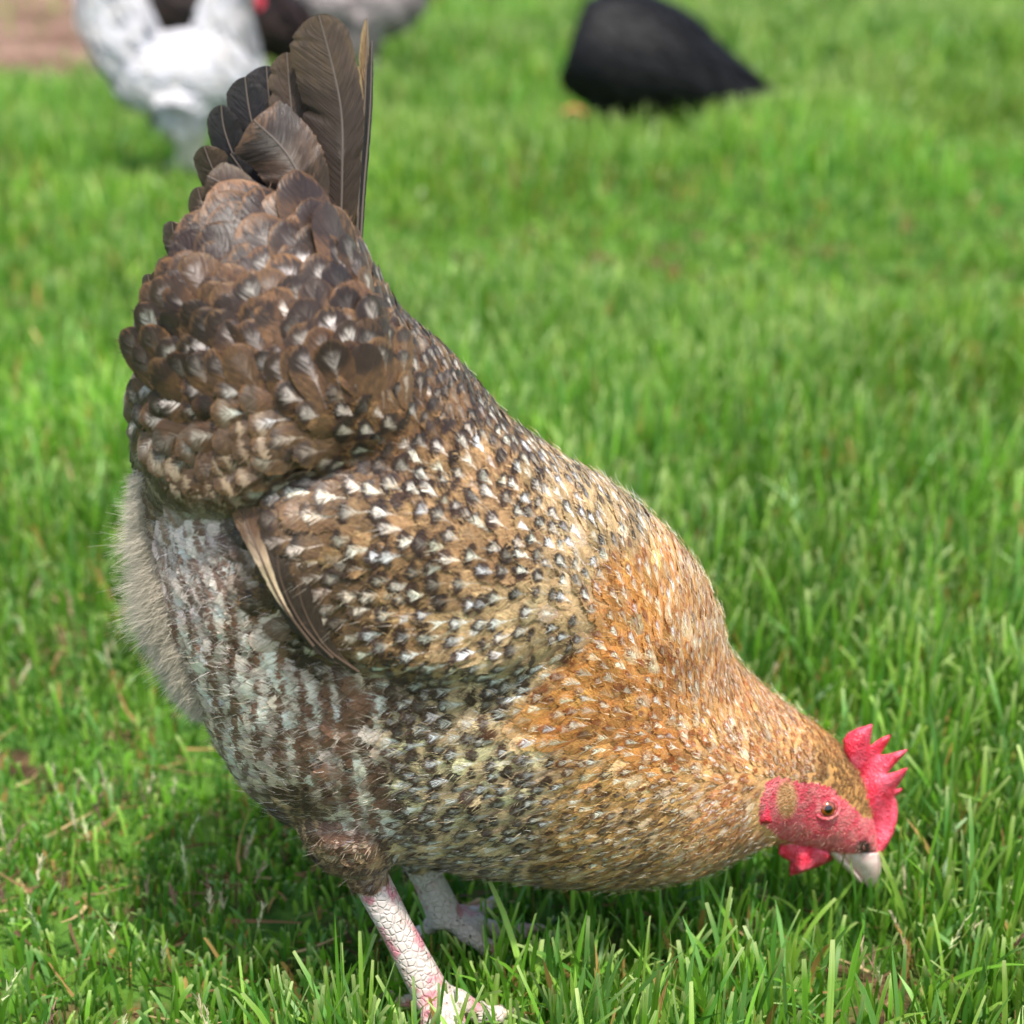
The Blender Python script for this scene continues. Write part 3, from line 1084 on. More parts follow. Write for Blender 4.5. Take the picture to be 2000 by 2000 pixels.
def make_plumage():
    ok = ~(is_face | is_leg)
    P = sample_surface(90000, ok)
    px, py, _ = chart(P)
    _, num, _ = field(px, py)
    rad = num[:, 2] * pxm * 0.86
    keep = scatter(P, rad)
    P = P[keep]
    px, py, z = chart(P)
    d, num, colr = field(px, py)
    Ln = num[:, 0] * pxm * rng.uniform(.88, 1.12, len(P))
    Hw = num[:, 1] * pxm * rng.uniform(.9, 1.12, len(P))
    S, N, T = march(P, Ln)
    # drop feathers that would cross the bare face
    tx, ty, _ = chart(S[:, 6])
    span = np.linalg.norm(S[:, 7] - S[:, 0], axis=1)
    bad = inside(FACE, tx, ty) | ((span < .72 * Ln * VS[7]) & (Ln > .009))
    wing = inside(WING, px, py)
    groups = {'wing_near': wing & (P @ FW < (W(800, 1100) @ FW)), 'wing_far': wing & (P @ FW >= (W(800, 1100) @ FW))}
    neckm = (CPN[:, 0] * 0 + 1)  # placeholder to keep sizes plain
    hack = (px > 1090 + 0.0 * py) & (py > 1120 - (px - 1290) * 0.2) & ~wing
    sad = inside(SADDLE, px, py) & ~wing
    rest = ~(wing | hack | sad) & ~bad
    made = []
    for nm, m in (("wing", groups['wing_near'] & ~bad), ("wing", groups['wing_far'] & ~bad),
                  ("neck_feathers", hack & ~bad), ("back_feathers", sad & ~bad), ("breast_feathers", rest)):
        if m.sum() == 0:
            continue
        ob = feather_mesh(nm, S[m], N[m], T[m], Ln[m], Hw[m], num[m], colr[m], hen, 18)
        made.append(ob)
    return made[0]


WING_NEAR = make_plumage()
_d, _n, _c = field(vx, vy)
attr_col(body_me, "under", _c[:, 0] * .55 + _c[:, 3] * .25)


# ------------------------------------------------------------------ loose down and fuzz
def strands(name, P, D, Nn, L, wd, colr, parent, mat, droop=0.0, seg=3, wave=0.15):
    n = len(P)
    D = D / np.linalg.norm(D, axis=1)[:, None]
    side = np.cross(D, rng.normal(0, 1, (n, 3)))
    side /= np.linalg.norm(side, axis=1)[:, None]
    bend = rng.normal(0, wave, (n, 3))
    rows = []
    for j in range(seg + 1):
        t = j / seg
        c = P + D * (L * t)[:, None] + bend * (L * t * t)[:, None] + np.array([0, 0, -1.0]) * (droop * L * t * t)[:, None]
        w = (wd * (1 - .75 * t))[:, None]
        rows.append(c - side * w); rows.append(c + side * w)
    G = np.stack(rows, 1)
    k = 2 * (seg + 1)
    b = np.arange(n)[:, None, None] * k
    i = np.arange(seg)[:, None] * 2
    q = np.concatenate([i, i + 1, i + 3, i + 2], 1)
    F = (b + q[None]).reshape(-1, 4)
    ob = new_mesh(name, G.reshape(-1, 3), F, [mat], parent)
    attr_col(ob.data, "col", np.repeat(colr, k, 0))
    return ob


def normals_at(P):
    out = np.zeros_like(P)
    for i in range(len(P)):
        out[i] = BVH.find_nearest(P[i])[1]
    return out


def make_down():
    ok = ~(is_face | is_leg)
    P = sample_surface(150000, ok)
    px, py, _ = chart(P)
    rear = np.array([(285, 930), (300, 1040), (332, 1220), (400, 1380)], float)
    d = dpoly(rear, px, py)
    m = (d < 20) & (px < np.interp(py, [925, 1040, 1220, 1380], [292, 306, 340, 404])) & (py > 925) & (py < 1400)
    # thick tuft ring
    base = P[m]
    rep = 22
    base = np.repeat(base, rep, 0) + rng.normal(0, .0015, (len(base) * rep, 3))
    N = normals_at(base)
    bx, by, _ = chart(base)
    out = -RT * 0.9 + UP * 0.05 - RT * 0
    cl = fbm(by / 14.0, bx / 14.0 + 50, 18)[:, None] - .5
    D = N * .7 + out * .8 - UP * (.35 + 1.3 * cl) + rng.normal(0, .34, base.shape)
    L = rng.uniform(.002, .0085, len(base)) * (0.55 + 0.75 * np.sin(np.clip((by - 925) / 470, 0, 1) * math.pi)) * (.6 + .9 * fbm(by / 22.0, bx / 22.0, 8))
    c = lin((204, 194, 176)) * rng.uniform(.75, 1.2, (len(base), 1))
    strands("rear_fluff", base, D, N, L, np.full(len(base), .00010), np.clip(c, 0, .9), hen, M_FLUFF, .15, 3, .35)
    # short fuzz over breast, belly and neck
    k = (rng.random(len(P)) < np.where(px > 1150, .12, .035)) & ~inside(SADDLE, px, py)
    base = P[k]
    bx, by, _ = chart(base)
    keep = (by > 1100) | (bx > 900) | ((by > 1000) & (bx < 500))
    base = base[keep]; bx = bx[keep]; by = by[keep]
    N = normals_at(base)
    dd, num, colr = field(bx, by)
    t3 = RT * dd[:, :1] - UP * dd[:, 1:2]
    D = t3 + N * rng.uniform(.0, .22, (len(base), 1)) + rng.normal(0, .16, base.shape)
    L = num[:, 0] * pxm * rng.uniform(.14, .36, len(base))
    pick = rng.integers(0, 4, len(base))
    pick = np.where(rng.random(len(base)) < .25, 2, np.where(pick == 1, 3, pick))
    c = colr[np.arange(len(base)), pick] * rng.uniform(.7, 1.15, (len(base), 1))
    base = base + N * (0.0016 + .0018 * rng.random((len(base), 1)))
    strands("body_fuzz", base, D, N, L, np.full(len(base), .00008), np.clip(c, 0, .9), hen, M_FLUFF, 0, 2, .15)


make_down()


# ------------------------------------------------------------------ long feathers: tail, coverts, wing edge
def long_feather(name, shaft, wl, wr, off, pal, num, tilt=0.0, camber=0.2, notches=(), lift=0.0, curl=0.0, seed=0, cream=False, parent=None):
    """shaft: list of side-view points base->tip; wl/wr: half widths (left/right of travel) at base, mid, tip-shoulder"""
    rg = np.random.default_rng(seed + 100)
    nr, nh = 64, 9
    v = 1 - (1 - np.linspace(0, 1, nr)) ** 1.35
    sh = catmull(shaft, 120)
    s = np.concatenate([[0], np.cumsum(np.hypot(*np.diff(sh, axis=0).T))]); s /= s[-1]
    x = np.interp(v, s, sh[:, 0]); y = np.interp(v, s, sh[:, 1])
    offs = np.interp(v, np.linspace(0, 1, len(off)), off)
    S = W(x, y, offs)
    T = np.gradient(S, axis=0); T /= np.linalg.norm(T, axis=1)[:, None]
    Nn = -FW + RT * tilt
    Nn = Nn / np.linalg.norm(Nn)
    Nn = Nn - T * (T @ Nn)[:, None]; Nn /= np.linalg.norm(Nn, axis=1)[:, None]
    C = np.cross(Nn, T)       # points left of travel seen from the near side
    tip = np.sqrt(np.clip(1 - np.clip((v - .80) / .20, 0, 1) ** 2.4, 0, 1))
    basew = 0.25 + .75 * smooth(0, .35, v)
    L = np.interp(v, np.linspace(0, 1, len(wl)), wl) * tip * pxm * basew
    R = np.interp(v, np.linspace(0, 1, len(wr)), wr) * tip * pxm * basew
    V, uvx, uvy = [], [], []
    F = []
    for side, wd in ((1, L), (-1, R)):
        b0 = len(V)
        jag = rg.normal(0, .012, nr)
        wj = wd * (1 + rg.normal(0, .018, nr))
        for (nv_, dp, sd) in notches:
            if sd == side:
                wj = wj * (1 - dp * .45 * np.exp(-((v - nv_) / .012) ** 2))
        for i in range(nr):
            for k in range(nh):
                u = k / (nh - 1)
                # barbs sweep towards the tip
                ax = u * wj[i]
                adv = u ** 1.4 * wd[i] * 0.35
                p = S[i] + C[i] * side * ax + T[i] * adv * (1 - tip[i] * 0 - smooth(.85, 1, v[i])) - Nn[i] * camber * u * u * wd[i] + Nn[i] * curl * v[i] ** 2 * .02
                p = p + Nn[i] * rg.normal(0, .00008)
                V.append(p); uvx.append(side * u); uvy.append(v[i] + u * .03 * (1 - v[i]))
        for i in range(nr - 1):
            for k in range(nh - 1):
                a = b0 + i * nh + k
                F.append((a, a + 1, a + nh + 1, a + nh) if side > 0 else (a, a + nh, a + nh + 1, a + 1))
    # the shaft: a thin tapering quill
    nvane = len(V)
    fvane = len(F)
    b0 = len(V)
    m = 6
    for i in range(nr):
        r = 0.00055 * (1 - .8 * v[i]) + .00012
        for k in range(m):
            a = 2 * math.pi * k / m
            V.append(S[i] + C[i] * math.cos(a) * r + Nn[i] * (math.sin(a) * r + .0001)); uvx.append(0.0); uvy.append(min(v[i], .7) * .9)
    for i in range(nr - 1):
        for k in range(m):
            a = b0 + i * m + k; b = b0 + i * m + (k + 1) % m
            F.append((a, b, b + m, a + m))
    ob = new_mesh(name, np.array(V[:nvane]), np.array(F[:fvane]), [M_LONG], parent or hen)
    new_mesh("shaft", np.array(V[nvane:]), np.array(F[fvane:]) - nvane, [M_SHAFT if name != "wing_quill" else M_SHAFT_DARK], ob if parent is None else parent)
    me = ob.data
    n = nvane
    uvx = uvx[:nvane]; uvy = uvy[:nvane]
    cs = [lin(c) for c in pal]
    for nm, c in zip(("cbase", "cdark", "clight", "ctip"), cs):
        arr = np.tile(c, (n, 1))
        if cream:
            g = smooth(.30, .70, np.array(uvy))[:, None]
            arr = lin((238, 212, 174)) * (1 - g) + arr * g
        attr_col(me, nm, arr)
    attr_col(me, "fuv", np.stack([uvx, uvy, np.full(n, rg.random())], 1))
    attr_col(me, "fpar", np.tile(tuple(num[0]) + (.30,), (n, 1)))
    attr_col(me, "fpar2", np.tile(num[1], (n, 1)))
    return ob


BRN = ((86, 70, 58), (62, 50, 43), (190, 180, 176), (104, 86, 62))
DRK = ((50, 46, 46), (34, 32, 35), (180, 180, 186), (66, 58, 52))
RST = ((84, 63, 47), (56, 43, 36), (206, 196, 186), (116, 88, 60))
MOT = ((128, 96, 62), (84, 60, 42), (222, 204, 172), (188, 160, 118))
PLAINP = ((.5, .25, .22), (2.0, .5, .6))
BARP = ((.72, .10, .3), (3.0, .8, .6))
TF = [
    # far feathers first (positive offset = farther)
    ([(690, 560), (703, 330), (713, 180), (716, 36)], (20, 22, 14), (10, 9, 8), (.004, .010, .014), MOT, BARP, 1.2, .1, ()),
    ([(600, 500), (560, 330), (530, 220), (520, 128)], (44, 52, 48), (28, 34, 32), (.004, .010, .014), DRK, PLAINP, .1, .2, ()),
    ([(560, 500), (520, 330), (490, 230), (478, 150)], (34, 44, 38), (30, 38, 34), (.004, .008, .010), DRK, PLAINP, -.1, .2, ((.7, .4, 1),)),
    ([(540, 500), (475, 350), (440, 260), (432, 205)], (30, 38, 32), (28, 34, 28), (.003, .005, .006), DRK, PLAINP, -.3, .2, ()),
    ([(600, 520), (590, 360), (570, 220), (560, 102)], (36, 42, 34), (36, 40, 28), (.000, .004, .008), BRN, PLAINP, .2, .2, ((.78, .5, 1), (.88, .4, 1))),
    ([(670, 600), (676, 400), (692, 260), (694, 125)], (40, 40, 22), (20, 20, 16), (.000, .002, .004), MOT, BARP, .5, .2, ((.8, .4, 1),)),
    ([(660, 560), (668, 350), (664, 200), (622, 28)], (44, 70, 64), (20, 38, 50), (-.004, -.004, .000), BRN, PLAINP, .1, .22, ((.60, .5, 1), (.50, .35, 1), (.45, .5, -1), (.9, .3, 1))),
    ([(540, 520), (470, 420), (425, 350), (398, 285)], (32, 40, 34), (30, 38, 32), (.003, .003, .003), BRN, PLAINP, -.4, .25, ()),
    ([(470, 560), (380, 520), (345, 480), (336, 432)], (24, 32, 28), (22, 28, 24), (.004, .003, .002), BRN, PLAINP, -.5, .3, ()),
    ([(420, 640), (330, 600), (300, 570), (288, 535)], (18, 24, 22), (18, 22, 20), (.005, .005, .005), BRN, PLAINP, -.5, .3, ()),
    ([(400, 700), (300, 680), (280, 640), (272, 600)], (16, 18, 18), (16, 18, 18), (.012, .012, .012), DRK, PLAINP, -.5, .3, ()),
    ([(698, 600), (708, 400), (722, 220), (726, 80)], (9, 10, 8), (6, 7, 6), (.006, .010, .014), DRK, PLAINP, 1.0, .1, ()),
    ([(640, 600), (560, 450), (500, 370), (450, 300)], (26, 34, 28), (24, 32, 26), (-.004, -.003, .000), DRK, PLAINP, -.3, .3, ()),
    ([(600, 620), (480, 500), (410, 430), (385, 365)], (30, 36, 30), (28, 36, 30), (-.006, -.008, -.006), BRN, PLAINP, -.3, .35, ()),
    ([(600, 680), (440, 560), (370, 500), (345, 450)], (30, 38, 32), (28, 36, 30), (-.004, -.008, -.006), RST, PLAINP, -.3, .35, ()),
    ([(560, 700), (400, 610), (330, 560), (300, 530)], (28, 36, 30), (26, 34, 30), (-.002, -.004, -.002), BRN, PLAINP, -.4, .35, ()),
    ([(500, 740), (350, 660), (300, 620), (276, 585)], (26, 32, 28), (26, 32, 28), (.000, .000, .002), BRN, PLAINP, -.4, .35, ()),
    # tail coverts, near the viewer
    ([(630, 470), (605, 390), (560, 300), (495, 234)], (40, 62, 64), (34, 60, 62), (-.012, -.014, -.010), ((72, 56, 45), (48, 39, 34), (170, 160, 150), (98, 74, 54)), ((.80, .11, .35), (1.6, .5, .8)), .1, .35, ()),
    ([(560, 520), (500, 430), (450, 370), (405, 344)], (36, 50, 44), (30, 40, 34), (-.014, -.015, -.012), BRN, PLAINP, -.2, .4, ()),
    ([(520, 560), (470, 480), (440, 425), (430, 395)], (30, 38, 34), (28, 34, 30), (-.018, -.019, -.017), RST, PLAINP, -.1, .4, ()),
    ([(660, 560), (610, 480), (540, 430), (470, 415)], (34, 46, 40), (30, 44, 40), (-.024, -.026, -.022), BRN, PLAINP, 0, .4, ()),
    ([(680, 600), (650, 520), (600, 470), (545, 425)], (34, 44, 38), (30, 40, 36), (-.028, -.030, -.025), RST, PLAINP, .1, .4, ()),
    ([(705, 600), (690, 530), (660, 485), (620, 458)], (28, 38, 34), (28, 36, 32), (-.024, -.028, -.026), ((92, 72, 58), (60, 46, 40), (214, 208, 204), (130, 96, 60)), ((.86, .12, 1.0), (1.6, .2, .8)), .1, .4, ()),
    ([(700, 640), (705, 560), (700, 500), (690, 440)], (16, 20, 16), (14, 18, 14), (-.010, -.012, -.008), RST, PLAINP, .5, .3, ()),
    ([(640, 650), (560, 560), (480, 510), (400, 500)], (36, 46, 40), (34, 44, 38), (-.036, -.038, -.032), BRN, PLAINP, 0, .4, ()),
    ([(560, 690), (470, 610), (400, 570), (345, 565)], (34, 44, 38), (32, 42, 36), (-.034, -.036, -.028), RST, PLAINP, 0, .4, ()),
    ([(690, 680), (640, 590), (580, 540), (500, 510)], (34, 42, 36), (30, 40, 36), (-.042, -.044, -.040), RST, PLAINP, .1, .4, ()),
    ([(470, 600), (400, 540), (350, 530), (320, 560)], (24, 32, 28), (24, 32, 28), (-.018, -.018, -.010), BRN, PLAINP, -.3, .4, ()),
]
for k, (sh, wl, wr, off, pal, num, tilt, cam_, nt) in enumerate(TF):
    long_feather("tail_feather", sh, wl, wr, off, pal, num, tilt, cam_, nt, seed=k)


def near_off(px, py):
    """how far in front of the middle plane the near skin is"""
    o = EYE
    d = ray(px, py)
    h = BVH.ray_cast(Vector(o), Vector(d / np.linalg.norm(d)))
    if h[0] is None:
        return -.02
    return float((np.array(h[0]) - o) @ FW - depth_of(px, py))


# rows of broad saddle coverts that run up over the tail base, free of the body at their tips
RST = ((84, 63, 47), (56, 43, 36), (206, 196, 186), (116, 88, 60))


def saddle_coverts():
    rg = np.random.default_rng(5)
    P, N, T, L, H = [], [], [], [], []
    for y0, x0, x1, n, ln, w in ((770, 320, 830, 17, 104, 37), (733, 320, 815, 16, 108, 38), (696, 335, 795, 15, 112, 39), (660, 345, 775, 14, 118, 41), (625, 360, 757, 13, 124, 43), (590, 385, 742, 12, 130, 45), (560, 405, 725, 9, 158, 60), (528, 440, 710, 7, 175, 66), (500, 480, 695, 5, 185, 68)):
        for k in range(n):
            bx = x0 + (x1 - x0) * (k + .5 * (n % 2)) / n + rg.normal(0, 6); by = y0 + rg.normal(0, 9)
            d = ray(bx, by)
            h = BVH.ray_cast(Vector(EYE), Vector(d / np.linalg.norm(d)))
            if h[0] is None:
                continue
            f = (bx - x0) / (x1 - x0)
            nn = np.array(h[1])
            dx = -.85 + .75 * f
            t3 = RT * dx + UP * 1.0
            t3 = t3 / np.linalg.norm(t3)
            t3 = t3 - nn * (t3 @ nn) * .75
            t3 /= np.linalg.norm(t3)
            nn = nn - t3 * (nn @ t3); nn /= np.linalg.norm(nn)
            sc = (.60 if f > .86 else 1.0) * rg.uniform(.88, 1.1)
            P.append(np.array(h[0]) - t3 * ln * pxm * .25); N.append(nn); T.append(t3); L.append(ln * pxm * sc * 1.15); H.append(w * pxm * sc)
    P, N, T, L, H = map(np.array, (P, N, T, L, H))
    n = len(P)
    bend = rg.normal(.02, .02, n)
    S3 = P[:, None] + T[:, None] * (L[:, None] * VS)[..., None] - N[:, None] * ((bend * L)[:, None] * VS ** 2)[..., None] + N[:, None] * .0012
    N3 = np.repeat(N[:, None], len(VS), 1); T3 = np.repeat(T[:, None], len(VS), 1)
    px, py, _ = chart(P)
    _, num, colr = field(px, np.minimum(py, 640.0))
    num = num.copy(); num[:, 9] = .15; num[:, 5] = rg.uniform(.0, .65, n) * smooth(460, 640, py)  # whitish wedge strength: a sheen painted onto each covert
    num[:, 3] = .80; num[:, 4] = .2; num[:, 6] = 1.3; num[:, 7] = 0; num[:, 8] = .8
    edge = smooth(690, 800, px)[:, None, None]
    A_ = np.array([lin(q) for q in PAL['A']])[None]
    R_ = np.array([lin(q) for q in RST])[None]
    mx_ = rg.uniform(0, .7, n)[:, None, None]
    colr = (A_ * (1 - mx_) + R_ * mx_) * (1 - edge * .6) + colr * edge * .6
    feather_mesh("saddle_coverts", S3, N3, T3, L, H, num, colr, hen, 12, camber=.17)


saddle_coverts()

# the long cream-edged quill feathers folded along the wing's rear edge
for k, (sh, wl, wr, pal, dz, sx) in enumerate([
    ([(700, 1312), (635, 1262), (590, 1180), (575, 1080)], (16, 30, 26), (12, 22, 22), ((84, 68, 55), (60, 49, 42), (150, 136, 120), (108, 88, 66)), -.0002, 34),
    ([(650, 1285), (590, 1220), (548, 1130), (540, 1040)], (12, 26, 24), (10, 22, 22), ((78, 64, 54), (56, 46, 40), (140, 128, 114), (100, 82, 64)), .0002, 46),
    ([(612, 1262), (552, 1180), (508, 1085), (472, 990), (452, 925)], (2, 5, 12, 22, 22), (2, 5, 12, 22, 22), ((124, 90, 58), (86, 62, 40), (170, 132, 90), (140, 106, 70)), -.0004, 60),
]):
    offs = [near_off(p[0] + sx, p[1] - 20) + dz for p in sh]
    if k == 2:
        offs[-1] = offs[-2] + .008
    long_feather("wing_quill", sh, wl, wr, offs, pal, ((.5, .3, .1), (2.0, .4, .7)), -.2, .10, (), seed=40 + k, cream=(k == 2), parent=WING_NEAR)


# ------------------------------------------------------------------ head: comb, wattles, beak, eye
Z5 = lambda pts: np.array(pts, float) * .2588 + np.array([1400, 1300])


def plate(name, outline, off, thick, mat, parent, step=4.0, taper=26.0, bumpy=0.0006, lean=None):
    out = catmull(np.vstack([outline, outline[:1]]), len(outline) * 5)[:-1] if False else np.asarray(outline)
    # resample the closed outline
    seg = []
    n = len(out)
    for i in range(n):
        a, b = out[i], out[(i + 1) % n]
        k = max(1, int(np.hypot(*(b - a)) / step))
        for j in range(k):
            seg.append(a + (b - a) * j / k)
    B = np.array(seg)
    x0, y0 = B.min(0); x1, y1 = B.max(0)
    gx, gy = np.meshgrid(np.arange(x0, x1, step), np.arange(y0, y1, step))
    gx = gx + (np.arange(gx.shape[0]) % 2)[:, None] * step / 2
    g = np.stack([gx.ravel(), gy.ravel()], 1)
    ins = inside(out, g[:, 0], g[:, 1]) & (dpoly(out, g[:, 0], g[:, 1], True) > step * .6)
    g = g[ins]
    pts = np.vstack([B, g])
    nb = len(B)
    res = delaunay_2d_cdt([Vector(p) for p in pts], [(i, (i + 1) % nb) for i in range(nb)], [], 1, 1e-5)
    vs = np.array([tuple(v) for v in res[0]])
    tris = [tuple(f) for f in res[2]]
    d = dpoly(out, vs[:, 0], vs[:, 1], True)
    isb = d < .3
    th = thick * np.sqrt(np.clip(1 - (1 - np.clip(d / taper, 0, 1)) ** 2, 0, 1))
    th = np.where(isb, 0, th)
    bm = (fbm(vs[:, 0] / 9, vs[:, 1] / 9, 3) - .5) * bumpy * smooth(0, 10, d)
    ln = np.zeros(len(vs)) if lean is None else lean(vs[:, 0], vs[:, 1])
    Fv = W(vs[:, 0], vs[:, 1], off + ln - th - bm)
    Bk = W(vs[:, 0], vs[:, 1], off + ln + th + bm)
    V = list(Fv); idx = {}
    for i in range(len(vs)):
        if isb[i]:
            idx[i] = i
        else:
            idx[i] = len(V); V.append(Bk[i])
    F = []
    for f in tris:
        c = vs[list(f)]
        m = c.mean(0)
        if not inside(out, np.array([m[0]]), np.array([m[1]]))[0]:
            continue
        F.append(f)
        F.append(tuple(idx[i] for i in reversed(f)))
    return new_mesh(name, np.array(V), F, [mat], parent)


COMB = Z5([(950, 560), (985, 510), (1060, 470), (1120, 455), (1178, 436), (1172, 500), (1160, 560), (1158, 605), (1200, 570), (1250, 540), (1322, 512),
           (1300, 570), (1265, 625), (1235, 672), (1300, 665), (1370, 645), (1447, 628), (1400, 690), (1345, 745), (1285, 815), (1350, 800),
           (1400, 780), (1445, 765), (1425, 820), (1390, 875), (1350, 935), (1385, 925), (1410, 925), (1385, 960), (1345, 990), (1360, 1030), (1368, 1100), (1360, 1180),
           (1335, 1260), (1300, 1340), (1250, 1410), (1200, 1450), (1150, 1450), (1120, 1400), (1080, 1330), (1080, 1180), (1100, 1050), (1060, 900), (1000, 740), (960, 640)])
plate("comb", COMB, -.0015, .0036, M_COMB, hen, 3.0, 22.0, .0012, lambda x, y: .003 * np.sin(x / 16.0 + y / 23.0))
WAT = Z5([(455, 1290), (520, 1300), (640, 1350), (760, 1375), (850, 1405), (850, 1450), (810, 1490), (740, 1525), (670, 1550), (610, 1570), (550, 1595), (545, 1530), (550, 1480), (500, 1450), (462, 1420), (470, 1360)])
wo = float(near_off(1520, 1640))
plate("wattle", WAT, -.009, .0022, M_COMB, hen, 3.0, 14.0, .0010, lambda x, y: .004 * np.sin(x / 9.0) * smooth(1640, 1700, y))
WAT2 = WAT * 1.0 + np.array([14, -4])
plate("wattle", WAT2, .009, .0022, M_COMB, hen, 3.0, 14.0, .0010, lambda x, y: .003 * np.sin(x / 9.0 + 2))


def loft_obj(name, st, mat, parent, n=30, m=20, off=0.0):
    r = outline_rings(np.array(st, float), n, m, False, off)
    V, F = loft_rings(r, 0)
    F = [tuple(reversed(f)) for f in F]
    return new_mesh(name, V, F, [mat], parent)


beak = loft_obj("beak", [(1629, 1657, 1716, 1664, .0080), (1645, 1676, 1720, 1684, .0074), (1664, 1695, 1720, 1702, .0058), (1681, 1714, 1715, 1717, .0038),
                         (1692, 1729, 1706, 1730, .0016), (1699, 1738, 1701, 1738, .0004)], M_BEAK, hen)
loft_obj("lower_mandible", [(1612, 1660, 1640, 1660, .0062), (1630, 1678, 1652, 1678, .0058), (1650, 1697, 1668, 1696, .0045), (1668, 1714, 1680, 1712, .0030),
                            (1682, 1726, 1688, 1724, .0012)], M_BEAK, beak, off=.0002)


def uv_sphere(rad, nu=32, nv_=20, squash=1.0):
    V = []; F = []
    for i in range(nv_ + 1):
        a = math.pi * i / nv_
        for j in range(nu):
            b = 2 * math.pi * j / nu
            V.append((rad * math.sin(a) * math.cos(b), rad * math.sin(a) * math.sin(b), rad * math.cos(a) * squash))
    for i in range(nv_):
        for j in range(nu):
            k = (j + 1) % nu
            F.append((i * nu + j, (i + 1) * nu + j, (i + 1) * nu + k, i * nu + k))
    return V, F


def surface_hit(px, py):
    d = ray(px, py)
    h = BVH.ray_cast(Vector(EYE), Vector(d / np.linalg.norm(d)))
    return np.array(h[0]), np.array(h[1])


ep, en = surface_hit(1616, 1579)
ed = Vector(-FW * .75 + en * .35 + UP * .05).normalized()
V, F = uv_sphere(.0050)
eye = new_mesh("eye", V, F, [M_EYE], None)
eye.location = Vector(ep) - ed * .0026
eye.rotation_euler = ed.to_track_quat('Z', 'Y').to_euler()
eye.parent = hen
eye.matrix_parent_inverse = parent_inv(hen)


def torus(R, r, ey=1.0, nu=40, nv_=12, almond=0.0):
    V = []; F = []
    for i in range(nu):
        a = 2 * math.pi * i / nu
        sy = ey * (1 - almond * abs(math.cos(a)) ** 2)
        c = np.array([R * math.cos(a), R * sy * math.sin(a), 0])
        d = np.array([math.cos(a), math.sin(a), 0])
        rr = r * (1 + .12 * math.sin(a * 7))
        for j in range(nv_):
            b = 2 * math.pi * j / nv_
            V.append(c + d * rr * math.cos(b) + np.array([0, 0, rr * math.sin(b)]))
    for i in range(nu):
        for j in range(nv_):
            F.append((i * nv_ + j, ((i + 1) % nu) * nv_ + j, ((i + 1) % nu) * nv_ + (j + 1) % nv_, i * nv_ + (j + 1) % nv_))
    return V, F


for (R, r, dz, mat) in ((.0043, .0010, -.0001, plain("eyelid_skin", (128, 44, 50), .5, .4, (900, (176, 84, 84), .0004))),
                        (.0058, .0010, -.0003, M_FACE)):
    V, F = torus(R, r, .78 if R < .005 else .85)
    lid = new_mesh("eyelid", V, F, [mat], None)
    if mat is M_FACE:
        attr_col(lid.data, "ear", np.zeros((len(V), 3))); attr_col(lid.data, "nare", np.zeros((len(V), 3)))
    lid.location = Vector(ep) + ed * dz
    q = ed.to_track_quat('Z', 'Y')
    lid.rotation_euler = q.to_euler()
    lid.parent = eye
    lid.matrix_parent_inverse = parent_inv(eye)

# the red lobe behind the ear
lobe = Z5([(318, 1190), (312, 1090), (330, 990), (370, 930), (400, 960), (395, 1080), (420, 1190)])
plate("ear_lobe", lobe, near_off(1500, 1580) + .0002, .0014, M_COMB, hen, 3.0, 10.0, .0008)

def face_bristles():
    P = sample_surface(1900, is_face)
    px, py, _ = chart(P)
    low = smooth(1590, 1640, py) * .8 + .25
    k = (rng.random(len(P)) < low) & (np.hypot(px - 1616, py - 1579) > 24)
    P = P[k]; px = px[k]; py = py[k]
    N = normals_at(P)
    D = -RT * .7 - UP * .25 * np.sign(py - 1600)[:, None] + N * .35 + rng.normal(0, .25, P.shape)
    c = np.array([lin(q) for q in ((220, 160, 140), (190, 110, 90), (110, 60, 54), (226, 186, 160))])[rng.integers(0, 4, len(P))]
    strands("face_bristles", P, D, N, rng.uniform(.001, .0032, len(P)), np.full(len(P), .00008), c, hen, M_FLUFF, 0, 2, .2)


face_bristles()

# claws
for base, toes in ((nf, near_toes), (ff, far_toes)):
    for tp, r0 in toes:
        a = np.array(tp[-1]); dirv = a - np.array(tp[-2]); dirv /= np.linalg.norm(dirv)
        p = [a - dirv * .002, a + dirv * .006 + np.array([0, 0, .001]), a + dirv * .012 + np.array([0, 0, -.004])]
        V, F = loft_rings(tube_rings(catmull(p, 8), np.linspace(r0 * .5, .0005, 8), 8), 0)
        new_mesh("claw", V, F, [M_CLAW], hen)


# ------------------------------------------------------------------ the hens at the back
def ellipse_tube(stations, m=28, seg=40):
    """stations (x, z, half height, half width, tilt) in a hen's own frame: x ahead, z up"""
    S = catmull(stations, seg)
    P = np.stack([S[:, 0], np.zeros(seg), S[:, 1]], 1)
    T = np.gradient(P, axis=0); T /= np.linalg.norm(T, axis=1)[:, None]
    th = np.linspace(0, 2 * math.pi, m, endpoint=False)
    B = np.array([0, 1.0, 0])
    R = np.zeros((seg, m, 3))
    for i in range(seg):
        A = np.cross(B, T[i])
        R[i] = P[i] + S[i, 2] * np.cos(th)[:, None] * A + S[i, 3] * np.sin(th)[:, None] * B
    return R


